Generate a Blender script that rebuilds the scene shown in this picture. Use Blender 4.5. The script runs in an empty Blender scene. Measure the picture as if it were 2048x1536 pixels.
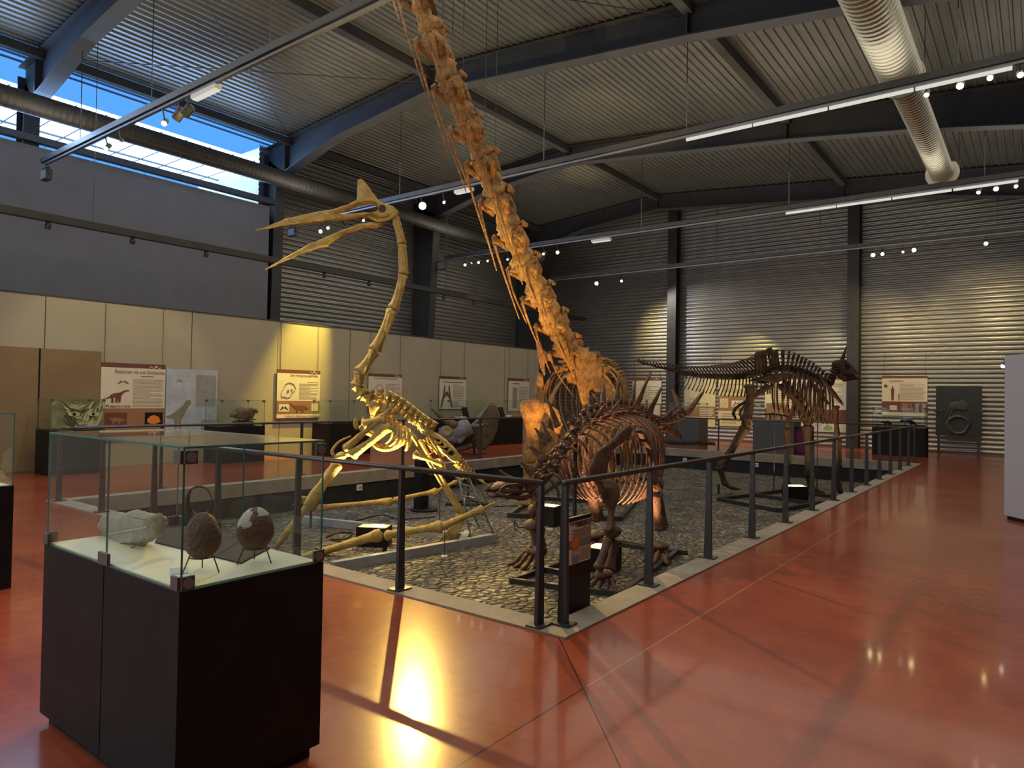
import bpy, bmesh, math, random
import numpy as np
from mathutils import Vector, Matrix, noise
from mathutils.geometry import tessellate_polygon
random.seed(7)
SC = bpy.context.scene
COL = SC.collection
# ------------------------------------------------------------------ camera
FPX = 1392.0                                    # focal length in pixels of the 2048 x 1536 frame
EYE = 1.6
def _dir(x, y):
    a = np.array([x - 1024.0, 768.0 - y, FPX]); return a / np.linalg.norm(a)
_Y = _dir(2081, 811); _X = -_dir(-809, 762)
_X = _X - _Y * _X.dot(_Y); _X /= np.linalg.norm(_X)
_Z = np.cross(_X, _Y); _Z = _Z if _Z[1] > 0 else -_Z
ROT = np.stack([_X, _Y, _Z])                    # world = ROT @ (right, up, forward)
CAM = np.array([0.0, 0.0, EYE])
cam_d = bpy.data.cameras.new('camera'); cam = bpy.data.objects.new('camera', cam_d); COL.objects.link(cam)
cam_d.sensor_fit = 'HORIZONTAL'; cam_d.sensor_width = 36.0; cam_d.lens = FPX * 36.0 / 2048.0
cam_d.clip_start = 0.05; cam_d.clip_end = 200
M = Matrix.Identity(4)
for i in range(3):
    M[i][0], M[i][1], M[i][2], M[i][3] = ROT[i, 0], ROT[i, 1], -ROT[i, 2], CAM[i]
cam.matrix_world = M
SC.camera = cam
def ray(px, py): return ROT @ np.array([px - 1024.0, 768.0 - py, FPX])
def on(ax, val, px, py):
    r = ray(px, py); return Vector(CAM + r * ((val - CAM[ax]) / r[ax]))
def fl(px, py, z=0.0): return on(2, z, px, py)
def at(px, py, d): return Vector(CAM + ray(px, py) * (d / FPX))
RIGHT = Vector(ROT[:, 0]); FWD = Vector((ROT[0, 2], ROT[1, 2], 0)).normalized(); UP = Vector((0, 0, 1))
XA = Vector((1, 0, 0)); YA = Vector((0, 1, 0))
# ------------------------------------------------------------------ colour management, world, daylight
SC.view_settings.view_transform = 'Standard'; SC.view_settings.look = 'None'
SC.view_settings.gamma = 1.0; SC.view_settings.use_curve_mapping = False
SC.view_settings.exposure = 0.5
SC.cycles.max_bounces = 8; SC.cycles.diffuse_bounces = 4; SC.cycles.glossy_bounces = 4
SC.cycles.transparent_max_bounces = 24; SC.cycles.transmission_bounces = 6
SC.cycles.sample_clamp_indirect = 4.0; SC.cycles.blur_glossy = 0.5
SC.cycles.caustics_reflective = False; SC.cycles.caustics_refractive = False
W = bpy.data.worlds.new('sky'); SC.world = W; W.use_nodes = True
W.node_tree.nodes['Background'].inputs[0].default_value = (0.075, 0.29, 0.74, 1)
W.node_tree.nodes['Background'].inputs[1].default_value = 1.0
def lamp(name, kind, loc, target, energy, color, size=0.1, angle=60, blend=0.4, sy=None):
    d = bpy.data.lights.new(name, kind); d.energy = energy; d.color = color
    if kind == 'SPOT': d.spot_size = math.radians(angle); d.spot_blend = blend; d.shadow_soft_size = size
    elif kind == 'AREA': d.shape = 'RECTANGLE'; d.size = size; d.size_y = sy or size
    else: d.shadow_soft_size = size
    o = bpy.data.objects.new(name, d); COL.objects.link(o); o.location = loc
    if target is not None: o.rotation_euler = (Vector(target) - Vector(loc)).to_track_quat('-Z', 'Y').to_euler()
    return o
WARM = (1.0, 0.66, 0.22); AMBER = (1.0, 0.50, 0.14); WHITE = (1.0, 0.86, 0.62); BLUE = (0.35, 0.58, 1.0)
# daylight that comes in through the entrance glazing behind the visitor and through the eaves window
lamp('daylight_entrance', 'AREA', (-7.0, -5.6, 3.0), (-8.0, 6.0, 2.2), 150, (0.80, 0.90, 1.0), 9.0, sy=4.2)
lamp('daylight_eaves', 'AREA', (-17.85, 6.0, 7.8), (-12.0, 6.0, 5.5), 330, BLUE, 11.0, sy=0.9)
lamp('daylight_eaves_up', 'AREA', (-17.85, 6.0, 7.5), (-14.0, 6.0, 9.4), 60, BLUE, 11.0, sy=0.7)
# added unseen fill areas, upward along the tracks and downward over the whole hall
for i, (y, e) in enumerate(((-.6, 60), (5.85, 95), (12.25, 105), (18.55, 105), (24.0, 55))):
    lamp('roof_fill_%d' % (i + 1), 'AREA', (-7.8, y, 6.72), (-7.8, y + .001, 9), e, (1.0, .92, .76), 18, sy=1.2)
lamp('hall_fill', 'AREA', (-8.0, 9.5, 7.55), (-8.0, 9.501, 0), 1000, (1.0, .92, .76), 19, sy=28)
# ------------------------------------------------------------------ materials
def mat(name, col, rough=0.6, metal=0.0, var=0.0, vscale=4.0, bump=0.0, bscale=20.0, col2=None, coat=0.0, spec=0.5, emit=None, es=0.0, stretch=None):
    m = bpy.data.materials.new(name); m.use_nodes = True; nt = m.node_tree; b = nt.nodes['Principled BSDF']
    b.inputs['Base Color'].default_value = (*col, 1); b.inputs['Roughness'].default_value = rough
    b.inputs['Metallic'].default_value = metal; b.inputs['Coat Weight'].default_value = coat
    b.inputs['Specular IOR Level'].default_value = spec
    if emit: b.inputs['Emission Color'].default_value = (*emit, 1); b.inputs['Emission Strength'].default_value = es
    if var > 0 or bump > 0 or col2:
        tc = nt.nodes.new('ShaderNodeTexCoord'); src = tc.outputs['Object']
        if stretch:
            mp = nt.nodes.new('ShaderNodeMapping'); mp.inputs['Scale'].default_value = stretch
            nt.links.new(src, mp.inputs['Vector']); src = mp.outputs['Vector']
    if var > 0 or col2:
        n = nt.nodes.new('ShaderNodeTexNoise'); n.inputs['Scale'].default_value = vscale; n.inputs['Detail'].default_value = 6
        n.inputs['Roughness'].default_value = 0.65
        nt.links.new(src, n.inputs['Vector'])
        r = nt.nodes.new('ShaderNodeValToRGB'); r.color_ramp.elements[0].position = 0.32; r.color_ramp.elements[1].position = 0.68
        c2 = col2 or tuple(min(1, c * (1 + var)) for c in col); c1 = col if col2 else tuple(c * (1 - var) for c in col)
        r.color_ramp.elements[0].color = (*c1, 1); r.color_ramp.elements[1].color = (*c2, 1)
        nt.links.new(n.outputs['Fac'], r.inputs['Fac']); nt.links.new(r.outputs['Color'], b.inputs['Base Color'])
    if bump > 0:
        n2 = nt.nodes.new('ShaderNodeTexNoise'); n2.inputs['Scale'].default_value = bscale; n2.inputs['Detail'].default_value = 5
        nt.links.new(src, n2.inputs['Vector'])
        bp = nt.nodes.new('ShaderNodeBump'); bp.inputs['Strength'].default_value = bump; bp.inputs['Distance'].default_value = 0.05
        nt.links.new(n2.outputs['Fac'], bp.inputs['Height']); nt.links.new(bp.outputs['Normal'], b.inputs['Normal'])
    return m
def glow(name, col, s):
    m = bpy.data.materials.new(name); m.use_nodes = True; nt = m.node_tree; nt.nodes.clear()
    e = nt.nodes.new('ShaderNodeEmission'); e.inputs[0].default_value = (*col, 1); e.inputs[1].default_value = s
    o = nt.nodes.new('ShaderNodeOutputMaterial'); nt.links.new(e.outputs[0], o.inputs[0]); return m
def glassm(name, tint, refl=1.45, haze=0.0):
    m = bpy.data.materials.new(name); m.use_nodes = True; nt = m.node_tree; nt.nodes.clear()
    t = nt.nodes.new('ShaderNodeBsdfTransparent'); t.inputs[0].default_value = (*tint, 1)
    g = nt.nodes.new('ShaderNodeBsdfGlossy'); g.inputs['Roughness'].default_value = 0.02; g.inputs[0].default_value = (1, 1, 1, 1)
    f = nt.nodes.new('ShaderNodeFresnel'); f.inputs[0].default_value = refl
    ge = nt.nodes.new('ShaderNodeNewGeometry'); iv = nt.nodes.new('ShaderNodeMath'); iv.operation = 'SUBTRACT'; iv.inputs[0].default_value = 1; nt.links.new(ge.outputs['Backfacing'], iv.inputs[1])
    ml = nt.nodes.new('ShaderNodeMath'); ml.operation = 'MULTIPLY'; nt.links.new(f.outputs[0], ml.inputs[0]); nt.links.new(iv.outputs[0], ml.inputs[1])
    mx = nt.nodes.new('ShaderNodeMixShader'); nt.links.new(ml.outputs[0], mx.inputs[0]); nt.links.new(t.outputs[0], mx.inputs[1]); nt.links.new(g.outputs[0], mx.inputs[2])
    out = mx
    if haze > 0:
        d = nt.nodes.new('ShaderNodeBsdfDiffuse'); d.inputs[0].default_value = (0.75, 0.8, 0.75, 1)
        mx2 = nt.nodes.new('ShaderNodeMixShader'); mx2.inputs[0].default_value = haze
        nt.links.new(mx.outputs[0], mx2.inputs[1]); nt.links.new(d.outputs[0], mx2.inputs[2]); out = mx2
    o = nt.nodes.new('ShaderNodeOutputMaterial'); nt.links.new(out.outputs[0], o.inputs[0]); return m
BONE_SAU = mat('bone_ochre', (0.20, 0.095, 0.035), 0.8, var=.4, vscale=8, bump=.9, bscale=22, col2=(0.56, 0.32, 0.125), spec=.25)
BONE_PTE = mat('bone_yellow', (0.36, 0.23, 0.065), 0.8, vscale=9, bump=.5, bscale=34, col2=(0.60, 0.42, 0.15), spec=.2)
BONE_TUO = mat('bone_dark_brown', (0.085, 0.043, 0.028), 0.6, vscale=7, bump=.5, bscale=26, col2=(0.20, 0.105, 0.065), spec=.3)
BONE_HAD = mat('bone_umber', (0.034, 0.019, 0.012), 0.7, vscale=8, bump=.4, bscale=30, col2=(0.085, 0.05, 0.03), spec=.25)
BONE_TRI = mat('bone_grey_blue', (0.13, 0.14, 0.17), 0.8, vscale=6, bump=.6, bscale=20, col2=(0.27, 0.27, 0.29), spec=.2)
BONE_FRILL = mat('bone_brown_frill', (0.085, 0.065, 0.04), 0.8, vscale=6, bump=.6, bscale=20, col2=(0.17, 0.115, 0.065), spec=.2)
BLACK = mat('matt_black_lacquer', (0.013, 0.012, 0.012), 0.5, var=.3, vscale=3, spec=.18)
STEEL = mat('dark_painted_steel', (0.040, 0.037, 0.036), 0.42, metal=0.2, var=.2, vscale=6)
STEELROOF = mat('grey_portal_steel', (0.040, 0.041, 0.045), 0.7, var=.15, vscale=3)
RAILM = mat('rail_steel', (0.10, 0.095, 0.085), 0.28, metal=0.75, var=.2, vscale=8)
ALU = mat('aluminium', (0.27, 0.275, 0.285), 0.5, metal=0.9, var=.1)
GREYP = mat('grey_painted_beam', (0.34, 0.36, 0.36), 0.5, var=.15, vscale=5, bump=.1)
CONC = mat('concrete_curb', (0.24, 0.20, 0.155), 0.8, vscale=3, bump=.25, bscale=40, col2=(0.36, 0.30, 0.235))
PITW = mat('black_pit_wall', (0.013, 0.013, 0.014), 0.8, var=.3)
CARD = mat('cream_card', (0.66, 0.62, 0.50), 0.7, var=.05)
WHITEP = mat('white_paint', (0.70, 0.70, 0.68), 0.6, var=.05)
GLASS = glassm('clear_glass', (0.965, 0.985, 0.975)); GLASSH = glassm('dusty_glass', (0.96, 0.985, 0.97), refl=1.38, haze=0.012)
GEDGE = mat('green_glass_edge', (0.05, 0.22, 0.20), 0.1, spec=.8)
INK = mat('brown_ink', (0.16, 0.07, 0.035), 0.8); INKL = mat('pale_ink', (0.34, 0.27, 0.19), 0.8)
REDB = mat('dark_red_band', (0.15, 0.05, 0.035), 0.6); BROWNB = mat('brown_band', (0.30, 0.16, 0.085), 0.6)
ORANGE = mat('orange_print', (0.75, 0.22, 0.03), 0.6); TEXTW = mat('white_print', (0.75, 0.73, 0.70), 0.6)
LENS_W = glow('lit_lens_warm', (1.0, 0.72, 0.32), 40); LENS_B = glow('lit_lens_white', (1.0, 0.93, 0.80), 12)
LENS_D = mat('lens_dark', (0.4, 0.4, 0.38), 0.15, spec=.8)
TUBEM = glow('tube_pale', (1.0, 0.96, 0.86), 0.5)
# ------------------------------------------------------------------ mesh helpers
WL = {}
ROUGH = [0.0]
def rough(o, cuts, amp, lf):
    bm = bmesh.new(); bm.from_mesh(o.data); bmesh.ops.triangulate(bm, faces=bm.faces); bmesh.ops.subdivide_edges(bm, edges=[e for e in bm.edges if e.calc_length() > amp * 2.5], cuts=cuts); bmesh.ops.triangulate(bm, faces=bm.faces)
    bmesh.ops.smooth_vert(bm, verts=bm.verts, factor=.4, use_axis_x=True, use_axis_y=True, use_axis_z=True); bm.normal_update()
    for v in bm.verts: q = v.co + WL.get(o.name, Vector()); v.co += v.normal * (amp * (noise.noise(q * lf) + .5 * noise.noise(q * lf * 2.3)))
    for f in bm.faces: f.smooth = True
    bm.to_mesh(o.data); bm.free(); o.data.update(); return o
class MB:
    def __init__(s): s.v = []; s.f = []; s.m = []; s.pl = False
    def add(s, vs, fs, mi=0):
        o = len(s.v); s.v += [Vector(v) for v in vs]; s.f += [tuple(i + o for i in f) for f in fs]; s.m += [mi] * len(fs); return s
    def hexa(s, p, mi=0):       # 8 corners: bottom 4 ccw, top 4 ccw
        return s.add(p, [(3, 2, 1, 0), (4, 5, 6, 7), (0, 1, 5, 4), (1, 2, 6, 5), (2, 3, 7, 6), (3, 0, 4, 7)], mi)
    def box(s, a, b, mi=0):
        x0, y0, z0 = a; x1, y1, z1 = b
        return s.hexa([(x0, y0, z0), (x1, y0, z0), (x1, y1, z0), (x0, y1, z0), (x0, y0, z1), (x1, y0, z1), (x1, y1, z1), (x0, y1, z1)], mi)
    def bar(s, a, b, w, h, mi=0, up=None):      # rectangular bar from a to b
        a, b = Vector(a), Vector(b); d = (b - a).normalized(); u = Vector(up) if up else (UP if abs(d.z) < .95 else YA)
        l = d.cross(u).normalized() * (w / 2); u = l.cross(d).normalized() * (h / 2)
        return s.hexa([a - l - u, b - l - u, b + l - u, a + l - u, a - l + u, b - l + u, b + l + u, a + l + u], mi)
    def tube(s, pts, rad, seg=8, sq=1.0, side=None, cap=True, lump=0.0, lf=6.0, mi=0):
        pts = [Vector(p) for p in pts]; n = len(pts)
        if not hasattr(rad, '__len__'): rad = [rad] * n
        o = len(s.v); d0 = (pts[1] - pts[0]).normalized()
        ref = Vector(side).normalized() if side else (d0.cross(UP) if abs(d0.z) < .9 else d0.cross(XA)).normalized()
        for i, p in enumerate(pts):
            d = (pts[min(i + 1, n - 1)] - pts[max(i - 1, 0)]).normalized()
            ref = (ref - d * ref.dot(d)); ref = ref.normalized() if ref.length > 1e-6 else d.orthogonal().normalized()
            w = d.cross(ref)
            for k in range(seg):
                t = 2 * math.pi * k / seg; q = p + (ref * math.cos(t) * rad[i] + w * math.sin(t) * rad[i] * sq)
                if lump: q = p + (q - p) * (1 + lump * noise.noise(q * lf))
                s.v.append(q)
        for i in range(n - 1):
            for k in range(seg):
                a = o + i * seg + k; b = o + i * seg + (k + 1) % seg
                s.f.append((a, b, b + seg, a + seg)); s.m.append(mi)
        if cap:
            s.f.append(tuple(o + k for k in reversed(range(seg)))); s.m.append(mi)
            s.f.append(tuple(o + (n - 1) * seg + k for k in range(seg))); s.m.append(mi)
        return s
    def bone(s, a, b, r, e0=1.7, e1=1.6, seg=10, sq=1.0, side=None, bow=None, lump=.22):
        a, b = Vector(a), Vector(b); L = (b - a).length
        pr = [(-.02, .45 * e0), (.01, .9 * e0), (.05, e0), (.12, .5 + .5 * e0 * .9), (.25, 1.08), (.5, .92), (.75, 1.05), (.88, .5 + .5 * e1 * .9), (.95, e1), (.99, .9 * e1), (1.02, .45 * e1)]
        P = [a.lerp(b, t) + (Vector(bow) * math.sin(math.pi * max(0, min(1, t))) if bow else Vector()) for t, _ in pr]
        return s.tube(P, [r * k for _, k in pr], seg, sq, side, lump=lump, lf=1.6 / max(r, .02) * .35)
    def blob(s, c, rx, ax=None, seg=12, rings=8, lump=.15, lf=5):      # ellipsoid, rx = 3 radii along the axes ax
        c = Vector(c); ax = ax or (XA, YA, UP); o = len(s.v)
        for i in range(rings + 1):
            ph = math.pi * i / rings
            for k in range(seg):
                t = 2 * math.pi * k / seg
                q = ax[0] * (rx[0] * math.sin(ph) * math.cos(t)) + ax[1] * (rx[1] * math.sin(ph) * math.sin(t)) + ax[2] * (rx[2] * math.cos(ph))
                s.v.append(c + q * (1 + lump * noise.noise((c + q) * lf)))
        for i in range(rings):
            for k in range(seg):
                a = o + i * seg + k; b = o + i * seg + (k + 1) % seg; s.f.append((a, a + seg, b + seg, b)); s.m.append(0)
        return s
    def plate(s, pts, n, th, holes=(), round_=.35, mi=0):      # polygon (3D points in a plane) thickened along n, edges softened
        s.pl = True; n = Vector(n).normalized(); loops = [[Vector(p) for p in pts]] + [[Vector(p) for p in h] for h in holes]
        tri = tessellate_polygon(loops); flat = [p for l in loops for p in l]; N = len(flat); o = len(s.v)
        ths = th if hasattr(th, '__call__') else (lambda p: th)
        ins = []
        for l in loops:
            c = sum(l, Vector()) / len(l); m = len(l)
            for i, p in enumerate(l):
                e = (l[(i + 1) % m] - l[i - 1]); q = e.cross(n)
                q = q.normalized() if q.length > 1e-9 else Vector()
                ins.append(q)
        # orient the inset inwards
        area = sum(((flat[b] - flat[a]).cross(flat[c] - flat[a])).dot(n) for a, b, c in tri)
        L0 = loops[0]; A = sum((L0[i] - L0[0]).cross(L0[(i + 1) % len(L0)] - L0[0]).dot(n) for i in range(len(L0)))
        sg = -1 if A > 0 else 1
        k0 = 0
        for li, l in enumerate(loops):
            Al = sum((l[i] - l[0]).cross(l[(i + 1) % len(l)] - l[0]).dot(n) for i in range(len(l)))
            f = (-1 if Al > 0 else 1) * (1 if li == 0 else -1)
            for i in range(len(l)): ins[k0 + i] = ins[k0 + i] * f
            k0 += len(l)
        for p, q in zip(flat, ins): t = ths(p); s.v.append(p + q * t * round_ + n * t * .5)
        for p, q in zip(flat, ins): t = ths(p); s.v.append(p + q * t * round_ - n * t * .5)
        for p in flat: s.v.append(p)
        for t in tri:
            a, b, c = t
            if ((flat[b] - flat[a]).cross(flat[c] - flat[a])).dot(n) < 0: a, b, c = c, b, a
            s.f.append((o + a, o + b, o + c)); s.f.append((o + N + c, o + N + b, o + N + a)); s.m += [mi, mi]
        k0 = 0
        for l in loops:
            m = len(l)
            for i in range(m):
                a = k0 + i; b = k0 + (i + 1) % m
                s.f.append((o + a, o + b, o + 2 * N + b, o + 2 * N + a)); s.f.append((o + 2 * N + a, o + 2 * N + b, o + N + b, o + N + a)); s.m += [mi, mi]
            k0 += m
        return s
    def lathe(s, c, prof, axis=UP, seg=24, lump=0, lf=6):
        c = Vector(c); axis = Vector(axis).normalized(); u = axis.orthogonal().normalized(); w = axis.cross(u); o = len(s.v); n = len(prof)
        for r, h in prof:
            for k in range(seg):
                t = 2 * math.pi * k / seg; q = c + axis * h + (u * math.cos(t) + w * math.sin(t)) * r
                if lump: q = q + (q - c).normalized() * lump * noise.noise(q * lf)
                s.v.append(q)
        for i in range(n - 1):
            for k in range(seg):
                a = o + i * seg + k; b = o + i * seg + (k + 1) % seg; s.f.append((a, b, b + seg, a + seg)); s.m.append(0)
        s.f.append(tuple(o + k for k in reversed(range(seg)))); s.m.append(0); s.f.append(tuple(o + (n - 1) * seg + k for k in range(seg))); s.m.append(0)
        return s
    def build(s, name, mats, parent=None, smooth=False, fix=False):
        me = bpy.data.meshes.new(name); off = WL.get(parent.name, Vector()) if parent else Vector()
        if not parent and not fix:
            off = Vector(((min(v.x for v in s.v) + max(v.x for v in s.v)) / 2, (min(v.y for v in s.v) + max(v.y for v in s.v)) / 2, min(v.z for v in s.v)))
        me.from_pydata([v - off for v in s.v], [], s.f); mats = mats if isinstance(mats, (list, tuple)) else [mats]
        for m in mats: me.materials.append(m)
        me.polygons.foreach_set('material_index', s.m)
        if smooth: me.polygons.foreach_set('use_smooth', [True] * len(me.polygons))
        bm = bmesh.new(); bm.from_mesh(me); bmesh.ops.recalc_face_normals(bm, faces=bm.faces); bm.to_mesh(me); bm.free()
        me.update(); o = bpy.data.objects.new(name, me); COL.objects.link(o)
        if parent: o.parent = parent; WL[o.name] = off
        else: o.location = off; WL[o.name] = off
        if s.pl and ROUGH[0]: rough(o, 2, ROUGH[0], 9)
        return o
def tag(o, label, cat, group=None, kind=None):
    o['label'] = label; o['category'] = cat
    if group: o['group'] = group
    if kind: o['kind'] = kind
    return o
def thing(name, label, cat, loc, group=None):
    o = bpy.data.objects.new(name, None); COL.objects.link(o); o.location = loc; o.empty_display_size = .1; WL[o.name] = Vector(loc)
    return tag(o, label, cat, group)
def struct(mb, name, mats, smooth=False, parent=None):
    o = mb.build(name, mats, parent, smooth, fix=True)
    if parent is None: o['kind'] = 'structure'
    return o
def text(name, body, loc, u, v, size, m, parent, align='LEFT', width=None):
    c = bpy.data.curves.new(name, 'FONT'); c.body = body; c.size = size; c.extrude = .001; c.align_x = align; c.materials.append(m)
    o = bpy.data.objects.new(name, c); COL.objects.link(o); u = Vector(u).normalized(); v = Vector(v).normalized(); n = u.cross(v)
    off = WL.get(parent.name, Vector()); Mx = Matrix.Identity(4)
    sx = 1.0
    if width:
        bpy.context.view_layer.update(); sx = width / max(o.dimensions.x, 1e-6)
    for i in range(3): Mx[i][0], Mx[i][1], Mx[i][2], Mx[i][3] = u[i] * sx, v[i], n[i], (Vector(loc) - off)[i]
    o.matrix_world = Mx; bpy.context.view_layer.update()
    me = bpy.data.meshes.new_from_object(o.evaluated_get(bpy.context.evaluated_depsgraph_get())); me.transform(Mx); bpy.data.objects.remove(o); bpy.data.curves.remove(c)
    me.name = name; o = bpy.data.objects.new(name, me); COL.objects.link(o)
    o.parent = parent; WL[o.name] = off
    return o
# ------------------------------------------------------------------ the hall
PX0, PX1, PY0, PY1, PZ = -11.3, -2.5, 3.92, 21.3, -0.6        # pit
WX, RX, BY, FY = -18.6, 2.6, 26.8, -6.0                        # left wall, right wall, back wall, front wall
RIDGE = -11.85
def roofz(x): return 9.55 - 0.085 * abs(x - RIDGE)
def floor_mat():
    m = mat('red_polished_concrete', (0.24, 0.043, 0.020), 0.2, vscale=.9, col2=(0.36, 0.085, 0.040), coat=.2, spec=.2)
    nt = m.node_tree; b = nt.nodes['Principled BSDF']; tc = nt.nodes.new('ShaderNodeTexCoord')
    sep = nt.nodes.new('ShaderNodeSeparateXYZ'); nt.links.new(tc.outputs['Object'], sep.inputs[0])
    def M_(op, a, c=None):
        n = nt.nodes.new('ShaderNodeMath'); n.operation = op
        for i, x in enumerate((a, c)):
            if x is None: continue
            if isinstance(x, (int, float)): n.inputs[i].default_value = x
            else: nt.links.new(x, n.inputs[i])
        return n.outputs[0]
    X, Y = sep.outputs[0], sep.outputs[1]
    def line(nx, ny, c, w):      # saw cut: |nx X + ny Y - c| < w
        return M_('LESS_THAN', M_('ABSOLUTE', M_('SUBTRACT', M_('ADD', M_('MULTIPLY', X, nx), M_('MULTIPLY', Y, ny)), c)), w)
    one = line(1, 0, -2.0, .005); far = M_('GREATER_THAN', Y, 3.35); pale = M_('MULTIPLY', one, far)  # one joint, its dark-to-pale change from reflection painted into the colour
    a, c = fl(1120, 1280), fl(1165, 1375); d = (c - a).normalized(); nx, ny = -d.y, d.x
    dark = line(nx, ny, nx * a.x + ny * a.y, .004)
    dark = M_('MAXIMUM', dark, M_('MULTIPLY', one, M_('SUBTRACT', 1, far)))
    dark = M_('MAXIMUM', dark, line(0, 1, 7.6, .005))
    src = b.inputs['Base Color'].links[0].from_socket
    n3 = nt.nodes.new('ShaderNodeTexNoise'); n3.inputs['Scale'].default_value = 7; n3.inputs['Detail'].default_value = 8; n3.inputs['Roughness'].default_value = .7
    nt.links.new(tc.outputs['Object'], n3.inputs['Vector'])
    mu = nt.nodes.new('ShaderNodeMixRGB'); mu.blend_type = 'OVERLAY'; mu.inputs[0].default_value = .35
    nt.links.new(src, mu.inputs[1]); nt.links.new(n3.outputs['Fac'], mu.inputs[2])
    m1 = nt.nodes.new('ShaderNodeMixRGB'); m1.inputs[2].default_value = (.42, .20, .12, 1); nt.links.new(mu.outputs[0], m1.inputs[1]); nt.links.new(pale, m1.inputs[0])
    m2 = nt.nodes.new('ShaderNodeMixRGB'); m2.inputs[2].default_value = (.05, .012, .008, 1); nt.links.new(m1.outputs[0], m2.inputs[1]); nt.links.new(dark, m2.inputs[0])
    nt.links.new(m2.outputs[0], b.inputs['Base Color'])
    rr = nt.nodes.new('ShaderNodeMapRange'); b.inputs['Coat Roughness'].default_value = .06; rr.inputs[3].default_value = .18; rr.inputs[4].default_value = .21
    nt.links.new(n3.outputs['Fac'], rr.inputs[0]); nt.links.new(rr.outputs[0], b.inputs['Roughness'])
    return m
FLOORM = floor_mat()
mb = MB()
for a, b in (((WX, FY), (RX, PY0)), ((WX, PY0), (PX0, PY1)), ((PX1, PY0), (RX, PY1)), ((WX, PY1), (RX, BY))): mb.box((a[0], a[1], -.12), (b[0], b[1], 0))
struct(mb, 'floor', FLOORM)
def cobble_mat():
    m = mat('cobble_stones', (0.17, 0.145, 0.115), 0.75, vscale=1.3, col2=(0.36, 0.31, 0.24), spec=.35)
    nt = m.node_tree; b = nt.nodes['Principled BSDF']; tc = nt.nodes.new('ShaderNodeTexCoord')
    nz = nt.nodes.new('ShaderNodeTexNoise'); nz.inputs['Scale'].default_value = 2.5; nt.links.new(tc.outputs['Object'], nz.inputs['Vector'])
    ad = nt.nodes.new('ShaderNodeMixRGB'); ad.blend_type = 'ADD'; ad.inputs[0].default_value = .10
    nt.links.new(tc.outputs['Object'], ad.inputs[1]); nt.links.new(nz.outputs['Color'], ad.inputs[2])
    v = nt.nodes.new('ShaderNodeTexVoronoi'); v.feature = 'DISTANCE_TO_EDGE'; v.inputs['Scale'].default_value = 8.5; nt.links.new(ad.outputs[0], v.inputs['Vector'])
    v2 = nt.nodes.new('ShaderNodeTexVoronoi'); v2.inputs['Scale'].default_value = 8.5; nt.links.new(ad.outputs[0], v2.inputs['Vector'])
    mr = nt.nodes.new('ShaderNodeMapRange'); mr.inputs[2].default_value = .34; nt.links.new(v.outputs['Distance'], mr.inputs[0])
    bp = nt.nodes.new('ShaderNodeBump'); bp.inputs['Strength'].default_value = 1.0; bp.inputs['Distance'].default_value = .11
    nt.links.new(mr.outputs[0], bp.inputs['Height']); nt.links.new(bp.outputs['Normal'], b.inputs['Normal'])
    src = b.inputs['Base Color'].links[0].from_socket
    sep = nt.nodes.new('ShaderNodeSeparateColor'); nt.links.new(v2.outputs['Color'], sep.inputs[0])
    mr2 = nt.nodes.new('ShaderNodeMapRange'); mr2.inputs[3].default_value = .6; mr2.inputs[4].default_value = 1.25; nt.links.new(sep.outputs[0], mr2.inputs[0])
    mu = nt.nodes.new('ShaderNodeMixRGB'); mu.blend_type = 'MULTIPLY'; mu.inputs[0].default_value = 1; nt.links.new(src, mu.inputs[1]); nt.links.new(mr2.outputs[0], mu.inputs[2])
    mr3 = nt.nodes.new('ShaderNodeMapRange'); mr3.inputs[2].default_value = .10; mr3.inputs[3].default_value = .5; mr3.inputs[4].default_value = 1; nt.links.new(v.outputs['Distance'], mr3.inputs[0])
    mu2 = nt.nodes.new('ShaderNodeMixRGB'); mu2.blend_type = 'MULTIPLY'; mu2.inputs[0].default_value = 1; nt.links.new(mu.outputs[0], mu2.inputs[1]); nt.links.new(mr3.outputs[0], mu2.inputs[2])
    nt.links.new(mu2.outputs[0], b.inputs['Base Color']); return m
struct(MB().box((PX0 - .1, PY0 - .1, PZ - .12), (PX1 + .1, PY1 + .1, PZ)), 'floor_pit', cobble_mat())
cw = .24
def curb(n, a, b): struct(MB().box(a, b), n, CONC)
curb('trim_1', (PX0 - .0, PY0, -.22), (PX1, PY0 + cw, .012)); curb('trim_2', (PX1 - cw, PY0 + cw, -.22), (PX1, PY1, .012))
curb('trim_3', (PX0, PY0 + cw, -.22), (PX0 + cw, PY1 - cw, .012)); curb('trim_4', (PX0, PY1 - cw, -.22), (PX1 - cw, PY1, .012))
struct(MB().box((PX0, PY0 + .02, PZ), (PX1, PY0 + cw - .03, -.22)), 'wall_pit_front', PITW)
struct(MB().box((PX1 - cw + .03, PY0, PZ), (PX1 - .02, PY1, -.22)), 'wall_pit_right', PITW)
struct(MB().box((PX0 + .02, PY0, PZ), (PX0 + cw - .03, PY1, -.22)), 'wall_pit_left', PITW)
struct(MB().box((PX0, PY1 - cw + .03, PZ), (PX1, PY1 - .02, -.22)), 'wall_pit_back', PITW)
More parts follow.
